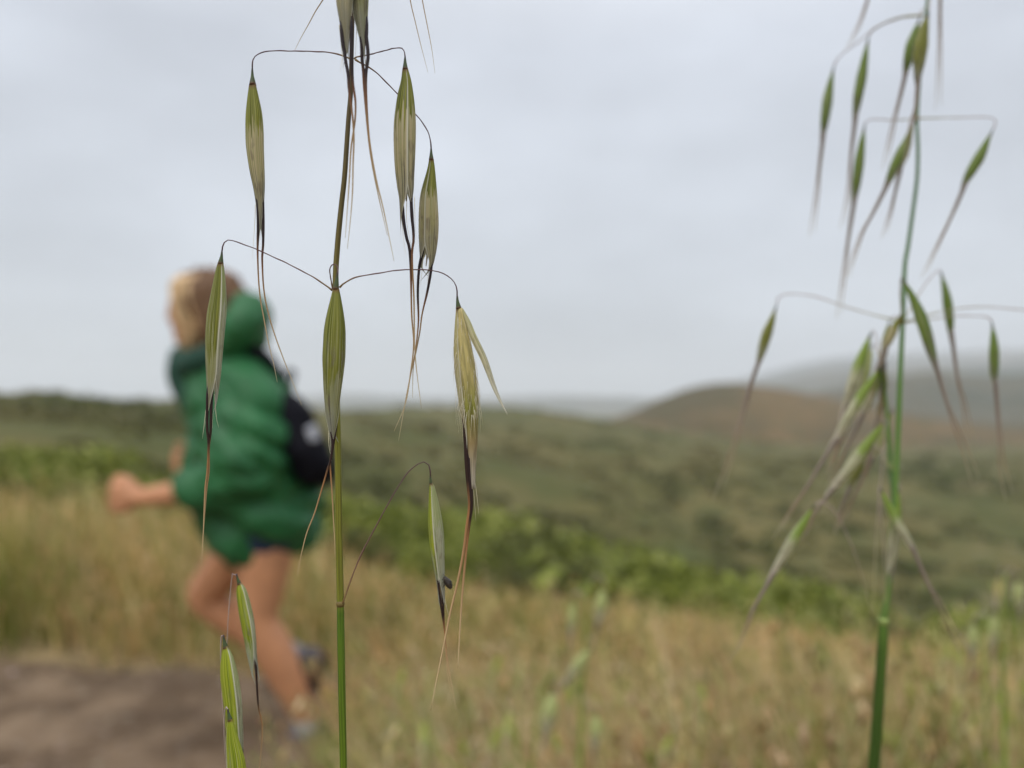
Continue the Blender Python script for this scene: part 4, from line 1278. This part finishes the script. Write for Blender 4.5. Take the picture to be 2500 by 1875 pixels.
# two hanging past the top of the stem, nearer the lens
sp(oatA, rootA, D0 * 0.925, [(866, -330), (860, -345), (850, -340), (846, -318), (846, -300)],
   [(846, -302, 1.8), (846, -285, 4.5), (846, -262, 8.5)],
   [(846, -264, 8), (845, -220, 17), (843, -150, 26), (842, -80, 27), (841, 0, 21), (843, 45, 16), (846, 90, 10), (848, 125, 6)],
   [(838, 165), (852, 150)],
   [[(832, 40), (836, 101), (840, 123), (845, 155.6), (850, 181), (852, 217), (857, 253), (862, 300), (864, 344), (862, 398), (860.5, 470), (855, 542), (848, 607)],
    [(857, 40), (858, 90), (858, 140), (861, 200), (868, 250), (866, 300), (857, 362), (853, 434), (848, 510), (843, 580)]],
   phi=110, seed=11.0, awn_r=3.4, bristles=[[(828, 60), (834, 120), (841, 195)], [(840, 80), (836, 140), (830, 178)]])
sp(oatA, rootA, D0 * 0.935, [(867, -300), (874, -318), (884, -312), (888, -292), (888, -275)],
   [(888, -277, 1.8), (888, -260, 4.5), (887, -238, 8.5)],
   [(887, -240, 8), (885, -190, 18), (882, -120, 25), (879, -50, 25), (879, 0, 21.5), (881, 45, 17), (884, 85, 11), (887, 120, 6)],
   [(893, 165), (884, 150)],
   [[(890, 10), (895, 63), (894, 87), (897.6, 117.6), (898.5, 145), (894, 172), (893, 208), (895, 253), (900, 325.5), (907.5, 380), (920, 445), (935, 506), (953, 593), (962, 637)],
    [(878, 0), (879.5, 72), (883, 108.5), (884, 145), (887, 172), (888.5, 208), (892, 253), (899, 330), (906, 385), (917, 445), (931, 510), (946, 575)]],
   phi=75, seed=12.5, mat=G['olive'], awn_r=3.6, bristles=[[(893, 60), (890, 120), (896, 180)], [(872, 40), (869, 110), (866, 160)]])
# spikelets above the frame whose awns reach into it
sp(oatA, rootA, D0 * 0.99, [(867, -380), (850, -420), (838, -428), (830, -415), (828, -400)],
   [(828, -402, 1.6), (828, -385, 4), (827, -365, 7.5)],
   [(827, -367, 7), (825, -320, 17), (821, -270, 22), (816, -210, 20), (812, -160, 14), (810, -120, 8)], [(806, -90), (812, -85)],
   [[(814, -150), (810, -80), (800, -20), (788, 0), (770, 28), (754, 58), (736, 90), (719.5, 123)]], phi=120, seed=13.0, awn_r=2.2)
sp(oatA, rootA, D0 * 1.0, [(867, -400), (900, -470), (950, -490), (975, -480), (982, -465)],
   [(982, -467, 1.6), (983, -450, 4), (983, -430, 7.5)],
   [(983, -432, 7), (984, -390, 17), (986, -330, 23), (988, -270, 21), (991, -210, 14), (993, -170, 8)], [(990, -120), (998, -115)],
   [[(990, -240), (992, -150), (995, -60), (1001.6, 0), (1014, 54), (1029, 116), (1045, 177)],
    [(998, -240), (1006, -150), (1020, -60), (1031, 0), (1043, 61.5), (1054, 119), (1062, 179)]], phi=100, seed=14.0, awn_r=2.0)

# aphid on the lowest spikelet
ab = MB()
dA = D0 * 1.045
ax_pts = [(1085, 1408, 3.0), (1088, 1414, 6.5), (1093, 1422, 9.0), (1098, 1431, 7.0), (1101, 1437, 3.5)]
q = resample([tuple(P(x, y, dA)) + (w * dA / F,) for x, y, w in ax_pts], 14)
ab.add(*tube(q[:, :3], q[:, 3], 10))
bug = ab.build('aphid', simple_mat('aphid_shell', (0.035, 0.028, 0.022), 0.35, 0.4, 1500, 0.3), None, P(1085, 1412, dA))
tag(bug, 'tiny dark aphid clinging to the tip of the lowest green spikelet', 'aphid')
for k, (x0, y0, x1, y1) in enumerate([(1087, 1413, 1079, 1416), (1089, 1418, 1080, 1424), (1092, 1424, 1081, 1434), (1086, 1409, 1081, 1402), (1098, 1424, 1104, 1420), (1100, 1430, 1107, 1429)]):
    m = MB(); m.add(*tube(resample([P(x0, y0, dA), P((x0 + x1) / 2, (y0 + y1) / 2 - 2, dA * 0.998), P(x1, y1, dA)], 6), 0.7 * dA / F, 4))
    m.build('leg', bug.data.materials[0], bug, P(1085, 1412, dA))

# ------------------------------------------------------------------ short oat plant, lower left
DC = 0.119
rootC = np.array((-0.05, 0.16, 0.0)); rootC[2] = float(ground_z(*rootC[:2]))
oatC = empty('wild_oat', rootC)
tag(oatC, 'short wild oat of vivid green spikelets hanging close one above another', 'wild oat', 'wild oats')
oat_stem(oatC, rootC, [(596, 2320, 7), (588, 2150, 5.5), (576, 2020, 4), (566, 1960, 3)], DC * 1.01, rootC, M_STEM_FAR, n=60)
sp(oatC, rootC, DC * 1.04, [(572, 2000), (556, 1800), (553, 1640), (556, 1530), (562, 1450), (566, 1410), (570, 1396), (575, 1396), (578, 1405)],
   [(577.5, 1401, 1.7), (580, 1412, 3.2), (585, 1427, 5.6)],
   [(585, 1424, 5), (590, 1444, 13), (598, 1485, 17), (606, 1526, 17.3), (612, 1566, 15), (617, 1607, 12), (624, 1648, 9), (627, 1662, 6)], [(629, 1680), (624, 1672)],
   [[(624, 1600), (627, 1668), (631, 1725), (640, 1770), (637.5, 1831), (631, 1890), (622, 1960)]], d_stem=DC * 1.02, ped_r=(1.2, 1.0), ped_mat=M_PED_FAR,
   phi=165, seed=21.0, mat=G['fresh'], matb=G['pale'], awn_mat=M_AWN_TAN, awn_r=2.0)
sp(oatC, rootC, DC * 1.01, [(568, 1960), (556, 1860), (545, 1740), (540, 1640), (539, 1580), (541, 1552), (544, 1546), (546, 1553)],
   [(545.5, 1550, 1.7), (547, 1562, 3.6), (551, 1582, 7.2)],
   [(551, 1578, 6.5), (555.5, 1607, 16), (560, 1648, 22.4), (565, 1688, 23.8), (569.5, 1729, 23.4), (572, 1770, 22.8), (576, 1810, 20), (580, 1851, 15), (586, 1900, 9)], [(590, 1950), (596, 1940)],
   [[(584, 1760), (590, 1830), (596, 1900), (604, 1990), (606, 2080), (600, 2180)], [(577, 1800), (584, 1900), (590, 1990), (590, 2090), (582, 2190)]], d_stem=DC * 1.01, ped_r=(1.5, 1.3), ped_mat=M_PED_FAR,
   phi=162, seed=22.0, mat=G['fresh'], matb=G['pale'], awn_r=2.8)
sp(oatC, rootC, DC * 0.97, [(568, 1990), (556, 1900), (548, 1810), (548, 1745), (551, 1728), (555, 1726), (557, 1734)],
   [(556, 1731, 1.7), (558, 1742, 3.6), (562, 1759, 6.6)],
   [(562, 1756, 6), (563.5, 1772, 10), (568, 1810, 17), (574.5, 1851, 22.8), (578, 1885, 24.5), (583, 1930, 24), (588, 1990, 20), (594, 2050, 12)], [(598, 2110), (604, 2100)],
   [[(594, 1960), (600, 2050), (606, 2130), (612, 2220), (606, 2330)]], d_stem=DC * 1.0, ped_mat=M_PED_FAR, phi=70, seed=23.0, mat=G['fresh'], awn_r=2.8)

# ------------------------------------------------------------------ soft oat plant to the right
DB = 0.19
rootB = np.array((0.085, 0.235, 0.0)); rootB[2] = float(ground_z(*rootB[:2]))
oatB = empty('wild_oat', rootB)
tag(oatB, 'blurred wild oat crowded with slender dark green spikelets on a bright green stem', 'wild oat', 'wild oats')
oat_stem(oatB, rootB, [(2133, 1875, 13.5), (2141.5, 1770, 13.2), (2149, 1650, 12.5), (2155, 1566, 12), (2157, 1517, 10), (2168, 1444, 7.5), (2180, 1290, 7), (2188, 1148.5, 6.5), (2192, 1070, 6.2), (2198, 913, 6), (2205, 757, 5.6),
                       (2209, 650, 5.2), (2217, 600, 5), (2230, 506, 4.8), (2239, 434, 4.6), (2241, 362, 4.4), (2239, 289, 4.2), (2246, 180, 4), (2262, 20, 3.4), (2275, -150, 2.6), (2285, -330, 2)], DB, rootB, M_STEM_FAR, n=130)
node_ring(oatB, rootB, 2157, 1517, 11, DB, simple_mat('node_pale', (0.2, 0.26, 0.07), 0.5, 0.3, 400))
node_ring(oatB, rootB, 2239, 289, 4, DB)
node_ring(oatB, rootB, 2203, 786, 5, DB)
m = MB(); q = resample([tuple(P(x, y, DB * dd)) + (w * DB / F,) for x, y, w, dd in [(2146, 880, 3, 1.02), (2160, 960, 4.5, 1.02), (2169, 1050, 5.5, 1.02), (2176, 1148, 6, 1.015), (2182, 1227, 6, 1.01), (2183, 1320, 6, 1.005), (2170, 1440, 6, 1.002)]], 30)
m.add(*tube(q[:, :3], q[:, 3], 9)); m.build('side_stem', M_STEM_FAR, oatB, rootB)


def spB(base, pts, hw, awn, ped=None, dd=1.0, mat='far', seed=0.0, phi=None, twin=True, plant=None, root=None, DB=DB):
    oatB, rootB = (plant, root) if plant is not None else (globals()['oatB'], globals()['rootB'])
    """base..glume tip centre line pts, half width, awn polyline; soft focus, fewer polygons"""
    d = DB * dd
    pts = [base] + pts
    p = np.array(pts, float)
    s = np.concatenate([[0], np.cumsum(np.linalg.norm(np.diff(p, axis=0), axis=1))]); s /= s[-1]
    q = resample([(x, y, 0) for x, y in pts], 9)
    prof = np.interp(np.linspace(0, 1, 9), [0, .12, .35, .6, .85, 1], [.22, .55, 1, .92, .5, .2]) * hw
    body = [(q[i, 0], q[i, 1], prof[i]) for i in range(9)]
    dx, dy = p[1] - p[0]; L = math.hypot(dx, dy)
    rec = [(base[0] - dx / L * 14, base[1] - dy / L * 14, 1.4), (base[0] - dx / L * 6, base[1] - dy / L * 6, hw * .16), (base[0] + dx / L * 2, base[1] + dy / L * 2, hw * .25)]
    e0, e1 = q[6], np.array(awn[0])
    awns = [[(q[6, 0], q[6, 1])] + list(awn)]
    if twin: awns.append([(q[6, 0] + 3, q[6, 1])] + [(x + 3 + 5 * i, y - 6 * i) for i, (x, y) in enumerate(awn)])
    if ped: pedicel(oatB, rootB, list(ped) + [(rec[0][0], rec[0][1])], DB, d, 1.5, 1.4, M_PED_FAR, 20)
    tip = (q[8, 0] + (awn[0][0] - q[8, 0]) * .6, q[8, 1] + (awn[0][1] - q[8, 1]) * .6)
    spikelet(oatB, rootB, d, rec, body, [tip, (tip[0] + 2, tip[1] - 8)], awns, phi=phi if phi is not None else random.uniform(60, 140), mat=G[mat], awn_mat=M_AWN_FAR, seed=seed, detail=0, awn_r=2.7)


spB((2033, 175), [(2026, 210), (2020, 246), (2014, 290), (2004, 362)], 13, [(2000, 400), (1990, 480), (1975, 580)], [(2254, 36), (2206, 40), (2170, 51), (2134, 69), (2098, 101), (2062, 127), (2044, 145)], 1.05, seed=31)
spB((2118, 104), [(2112, 140), (2105, 181), (2092, 253), (2083, 325)], 13, [(2076, 380), (2068, 470), (2050, 560)], [(2254, 38), (2200, 44), (2150, 62), (2126, 80)], 1.03, seed=32)
spB((2109, 318), [(2100, 380), (2092, 440), (2080, 524)], 13, [(2070, 580), (2058, 660), (2041, 780)], [(2239, 289), (2188, 293), (2134, 291), (2116, 296)], 1.03, seed=33)
spB((2242, 55), [(2233, 85), (2221, 127), (2206, 202.5)], 14, [(2195, 240), (2181, 289), (2152, 416)], [(2262, 20), (2250, 26), (2245, 36)], 1.0, seed=34)
spB((2264, 40), [(2258, 65), (2253, 90), (2242.6, 163), (2239, 217)], 19, [(2234, 260), (2222, 300), (2205, 400)], [(2268, -40), (2270, -10), (2268, 15)], 0.97, seed=35, mat='olive')
spB((2228, 305), [(2215, 345), (2206, 362), (2181, 416), (2152, 481)], 14, [(2130, 520), (2098, 579), (2060, 690)], [(2240, 285), (2234, 292)], 0.98, seed=36)
spB((2226, 312), [(2214, 352), (2204, 384), (2192, 430)], 12, [(2184, 470), (2168, 530), (2150, 585)], [(2240, 290), (2233, 300)], 1.01, seed=37, mat='mixed')
spB((2418, 329), [(2406, 355), (2394, 380), (2362, 434), (2344, 477)], 14, [(2325, 520), (2286, 600), (2248, 680)], [(2240, 289), (2315, 287.6), (2387, 286), (2423, 287.6), (2432, 297), (2428, 309)], 1.0, seed=38)
spB((2300, -270), [(2300, -220), (2298, -160), (2296, -80)], 14, [(2294, 0), (2290, 140), (2284, 268)], [(2284, -300), (2290, -320), (2297, -312)], 1.03, seed=39)
spB((2180, -240), [(2170, -190), (2155, -120), (2138, -50)], 14, [(2120, -10), (2095, 60), (2062, 127)], [(2278, -200), (2240, -260), (2200, -275), (2185, -262)], 1.06, seed=40)
spB((1892, 757), [(1883, 785), (1872, 815), (1857, 866), (1845, 909.5)], 13, [(1833, 933), (1817.5, 984), (1798, 1050.6), (1767, 1148.5), (1739, 1223)], [(2203, 786), (2131, 768.5), (2052.6, 745), (1994, 725), (1943, 717.5), (1907.6, 721), (1896, 735)], 1.03, seed=41, mat='olive')
spB((2209, 690), [(2233, 737), (2256, 796), (2276, 866), (2295.5, 933)], 16, [(2308, 975), (2327, 1039), (2358, 1129), (2374, 1188)], [(2204, 786), (2198, 720), (2200, 680)], 0.98, seed=42)
spB((2300, 675), [(2306, 700), (2311, 725), (2319, 788), (2323, 843)], 13, [(2335, 913), (2350, 992), (2370, 1101)], [(2203, 790), (2230, 740), (2262, 690), (2285, 664), (2295, 662)], 1.05, seed=43)
spB((2423, 800), [(2426, 830), (2427, 860), (2427, 913), (2431, 960.5)], 14, [(2434, 1000), (2438.5, 1090), (2441, 1148), (2456, 1227)], [(2205, 788), (2268, 780), (2327, 772), (2397, 772), (2417, 778)], 1.0, seed=44)
spB((2600, 800), [(2604, 840), (2608, 900), (2610, 950)], 13, [(2612, 1000), (2616, 1100), (2620, 1180)], [(2205, 786), (2256, 772), (2307, 759), (2386, 749), (2500, 757), (2580, 768)], 1.02, seed=45)
spB((2198, 772), [(2186, 796), (2172, 827), (2152, 868)], 12, [(2140, 900), (2128, 950), (2112, 1010)], [(2204, 786), (2204, 770), (2201, 764)], 1.0, seed=46, mat='mixed')
spB((2170, 792), [(2164, 820), (2160, 850), (2152, 900)], 10, [(2150, 930), (2146, 990), (2140, 1060)], [(2204, 788), (2190, 772), (2176, 776)], 1.03, seed=47, mat='mixed')
spB((2123, 823), [(2110, 860), (2096, 898), (2068, 980), (2052, 1025)], 17, [(2046, 1060), (2036, 1110), (2020, 1180)], [(2150, 890), (2142, 830), (2132, 808)], 1.02, seed=48, mat='long')
spB((2143, 905), [(2125, 935), (2107, 960), (2076, 1011), (2037, 1078), (2013, 1113)], 14, [(1998, 1140), (1974, 1180), (1927, 1250), (1885, 1320)], [(2149, 890), (2148, 892)], 0.99, seed=49, mat='long')
spB((2156, 1034), [(2140, 1055), (2123, 1078), (2072, 1145), (2025, 1203), (1998, 1235)], 15, [(1990, 1248), (1970, 1290), (1950, 1330)], [(2131, 1509), (2140, 1300), (2155, 1120), (2160, 1040)], 1.0, seed=50, mat='long')
spB((1983, 1242), [(1965, 1272), (1944, 1306), (1903, 1375), (1863, 1440)], 14, [(1848, 1468), (1834, 1493), (1802, 1574), (1777, 1619)], [(2131, 1509), (2091, 1363), (2046, 1261), (2010, 1226), (1990, 1228)], 0.98, seed=51, mat='long')
spB((2152, 884), [(2138, 930), (2118, 985), (2092, 1042)], 13, [(2074, 1080), (2044, 1140), (2012, 1205)], [(2149, 886), (2151, 876)], 1.03, seed=55, mat='long')
spB((2128, 850), [(2116, 900), (2100, 950), (2080, 1000)], 12, [(2066, 1040), (2040, 1100), (2006, 1170)], [(2149, 888), (2140, 850), (2132, 840)], 1.06, seed=56, mat='light')
spB((2162, 900), [(2158, 950), (2148, 1000), (2134, 1050)], 9, [(2126, 1090), (2112, 1150), (2096, 1210)], [(2150, 888), (2160, 880)], 1.04, seed=57, mat='mixed')
spB((2176, 1010), [(2160, 1050), (2138, 1100), (2112, 1150)], 11, [(2098, 1180), (2074, 1230), (2046, 1290)], [(2180, 1148), (2190, 1040), (2184, 996)], 1.05, seed=58, mat='light')
spB((2109, 1118), [(2098, 1142), (2084, 1168), (2066, 1210)], 11, [(2056, 1235), (2046, 1270), (2034, 1310)], [(2172, 1140), (2140, 1090), (2118, 1098)], 1.05, seed=52, mat='olive')
spB((2153, 1199), [(2168, 1232), (2188, 1273), (2221, 1326), (2245, 1371)], 12, [(2262, 1420), (2290, 1477), (2331, 1566), (2351, 1615)], [(2162, 1500), (2158, 1350), (2148, 1230), (2147, 1192)], 0.98, seed=53, mat='long')
spB((2192, 1200), [(2190, 1240), (2184, 1302), (2177, 1370), (2168, 1440)], 15, [(2165, 1470), (2160, 1520), (2152, 1580)], [(2186, 1240), (2196, 1190), (2194, 1180)], 1.0, seed=54, mat='long')

# ------------------------------------------------------------------ two pale oats a little way into the grass
def soft_oat(label, d, stem, sps, rx):
    r_ = np.array((P(stem[0][0], stem[0][1], d)[0] + rx, d + 0.05, 0.0)); r_[2] = float(ground_z(*r_[:2]))
    o = empty('wild_oat', r_)
    tag(o, label, 'wild oat', 'wild oats')
    oat_stem(o, r_, stem, d, r_, MM['stem'], n=40, sides=7)
    for k, (a, b, hw, sx, sy) in enumerate(sps):
        dx, dy = b[0] - a[0], b[1] - a[1]
        spB(a, [(a[0] + dx * .3, a[1] + dy * .3), (a[0] + dx * .65, a[1] + dy * .65), b], hw * (1.05 + 0.2 * (k % 3)), [(b[0] + dx * .3, b[1] + dy * .3), (b[0] + dx * .9, b[1] + dy * .85)],
            [(sx, sy), ((sx + a[0]) / 2, min(sy, a[1]) - 22), (a[0] - dx * .2, a[1] - dy * .25)], 1.0, 'light', 70 + k, 90, False, o, r_, d)


MM = {'stem': simple_mat('oat_stem_far', (0.2, 0.26, 0.05), 0.5, 0.3, 20), 'ped': M_PED_FAR}
soft_oat('pale wild oat with broad blurred spikelets rising from the grass between sharp and soft oats', 0.42,
         [(1415, 1900, 5), (1418, 1760, 5), (1425, 1620, 4), (1434, 1500, 3), (1440, 1420, 2)],
         [((1440, 1585), (1378, 1672), 15, 1428, 1580), ((1472, 1440), (1458, 1530), 13, 1440, 1425), ((1352, 1690), (1330, 1800), 14, 1420, 1720), ((1456, 1745), (1452, 1835), 14, 1418, 1750), ((1400, 1470), (1392, 1560), 9, 1436, 1480)], 0.01)
soft_oat('pale wild oat with few blurred spikelets standing right of the bright green stem', 0.4,
         [(2455, 1900, 5), (2450, 1760, 5), (2446, 1600, 4), (2448, 1470, 3), (2452, 1400, 2)],
         [((2428, 1500), (2424, 1592), 13, 2447, 1490), ((2486, 1420), (2490, 1500), 11, 2452, 1410), ((2380, 1525), (2372, 1610), 10, 2446, 1560)], 0.0)

# ------------------------------------------------------------------ oats standing in the grass, out of focus
def oat_proto(seed, H, n_sp):
    """plain-part oat: stem, pedicels, spikelets; local frame, base at the origin"""
    r2 = random.Random(seed)
    parts = []
    lx, ly = r2.uniform(-.05, .05), r2.uniform(-.05, .05)
    st = resample([(0, 0, -0.02, .0016), (lx * .3, ly * .3, H * .5, .0014), (lx, ly, H, .0006)], 18)
    m = MB(); m.add(*tube(st[:, :3], st[:, 3], 6)); parts.append(('stem', m, 'stem'))
    for k in range(n_sp):
        f = 1 - 0.36 * k / n_sp
        b = np.array([np.interp(f * H, st[:, 2], st[:, i]) for i in range(3)])
        a = k * 2.4 + r2.uniform(-.4, .4)
        ln = 0.018 + 0.03 * (1 - f) / .4 * r2.uniform(.6, 1.2)
        out = np.array((math.cos(a), math.sin(a), 0))
        e = b + out * ln + np.array((0, 0, .006))
        e2 = e + out * .004 + np.array((0, 0, -.008))
        m = MB(); m.add(*tube(resample([b, b + out * ln * .6 + np.array((0, 0, .01)), e, e2], 10), .00022, 4)); parts.append(('pedicel', m, 'ped'))
        dn = np.array((out[0] * r2.uniform(-.1, .5), out[1] * r2.uniform(-.1, .5), -1.0)); dn /= np.linalg.norm(dn)
        Lg = r2.uniform(.021, .027)
        tt = np.linspace(0, 1, 12)
        rad = .0029 * np.interp(tt, [0, .1, .4, .7, 1], [.25, .6, 1, .7, .1])
        m = MB(); m.add(*tube(e2 + dn * Lg * tt[:, None], rad, 8))
        for s in (-1, 1):
            side = np.cross(dn, out); side /= np.linalg.norm(side) + 1e-9
            w0 = e2 + dn * Lg * .8
            m.add(*tube(resample([w0, w0 + dn * .012, w0 + dn * .03 + side * s * .005], 8), np.linspace(.0003, .00006, 8), 4, 0.9, 1.0))
        parts.append(('spikelet', m, 'glume'))
    return parts


GL = [ramp_mat('spikelet_green', [(0, (0.3, 0.34, 0.06)), (.4, (0.42, 0.46, 0.12)), (.75, (0.55, 0.55, 0.3)), (1, (0.6, 0.56, 0.42))], 0.5, 0.35),
      ramp_mat('spikelet_straw', [(0, (0.45, 0.38, 0.14)), (.4, (0.6, 0.5, 0.24)), (1, (0.66, 0.58, 0.42))], 0.5, 0.35)]
PROTO = []
for seed, H, n_sp in [(61, .70, 9), (62, .60, 8), (63, .50, 8), (64, .42, 7)]:
    for gi in (0, 1):
        PROTO.append((H, [(nm, m_.build(nm, GL[gi] if k == 'glume' else MM[k])) for nm, m_, k in oat_proto(seed, H, n_sp)], gi))
proto_objs = [o for _, ps, _ in PROTO for _, o in ps]
OATLAB = ['pale green wild oat blurred in the grass', 'straw-coloured wild oat blurred in the grass']


def put_oat(px, py, Y, gi, rz):
    x = (px - 1250) / F * Y
    z0 = float(ground_z(x, Y))
    top = CAM_Z - (py - 985) / F * Y
    H, parts, _ = min([p for p in PROTO if p[2] == gi], key=lambda p: abs(p[0] - (top - z0)))
    o = empty('wild_oat', (x, Y, z0)); o.rotation_euler = (0, 0, rz)
    o.scale = (1, 1, (top - z0) / H)
    for nm, src in parts:
        c = bpy.data.objects.new(nm, src.data); COL.objects.link(c); c.parent = o
    tag(o, '%s %s %s' % ('tall' if top - z0 > .58 else 'knee-high' if top - z0 > .46 else 'short', OATLAB[gi], 'well back from the trail' if Y < .78 else 'close to the trail edge'), 'wild oat', 'wild oats in the trailside grass')


for a in [(1230, 1660, .55, 0, 2.0), (1560, 1700, .55, 0, 1.0), (1130, 1640, .5, 0, 0.3), (1040, 1690, .55, 0, 2.3), (1150, 1745, .62, 1, 4.0), (1270, 1725, .7, 0, 5.0), (1640, 1720, .7, 1, 2.5), (1750, 1740, .75, 1, 0.7),
          (2415, 1480, .6, 0, 1.1), (2470, 1400, .7, 1, 3.1), (2365, 1520, .75, 1, 5.4), (2480, 1620, .6, 0, 2.2), (2290, 1660, .7, 0, 0.2), (2390, 1690, .65, 1, 4.4), (2230, 1740, .8, 1, 3.3),
          (1990, 1560, .95, 1, 1.9), (1880, 1690, .8, 0, 2.7), (2040, 1720, .85, 1, 0.9), (980, 1720, .9, 0, 5.1), (1060, 1640, 1.1, 1, 2.9), (1200, 1650, 1.2, 0, 1.3), (1560, 1590, 1.15, 1, 3.8),
          (1820, 1590, 1.2, 0, 0.4), (2120, 1620, 1.1, 1, 4.9), (2330, 1590, 1.0, 0, 5.9), (900, 1790, .95, 1, 1.6), (2460, 1520, 1.2, 1, 2.1), (1340, 1560, 1.3, 1, 4.2), (1700, 1620, 1.3, 0, 5.5)]:
    put_oat(*a)
for o in proto_objs: bpy.data.objects.remove(o)
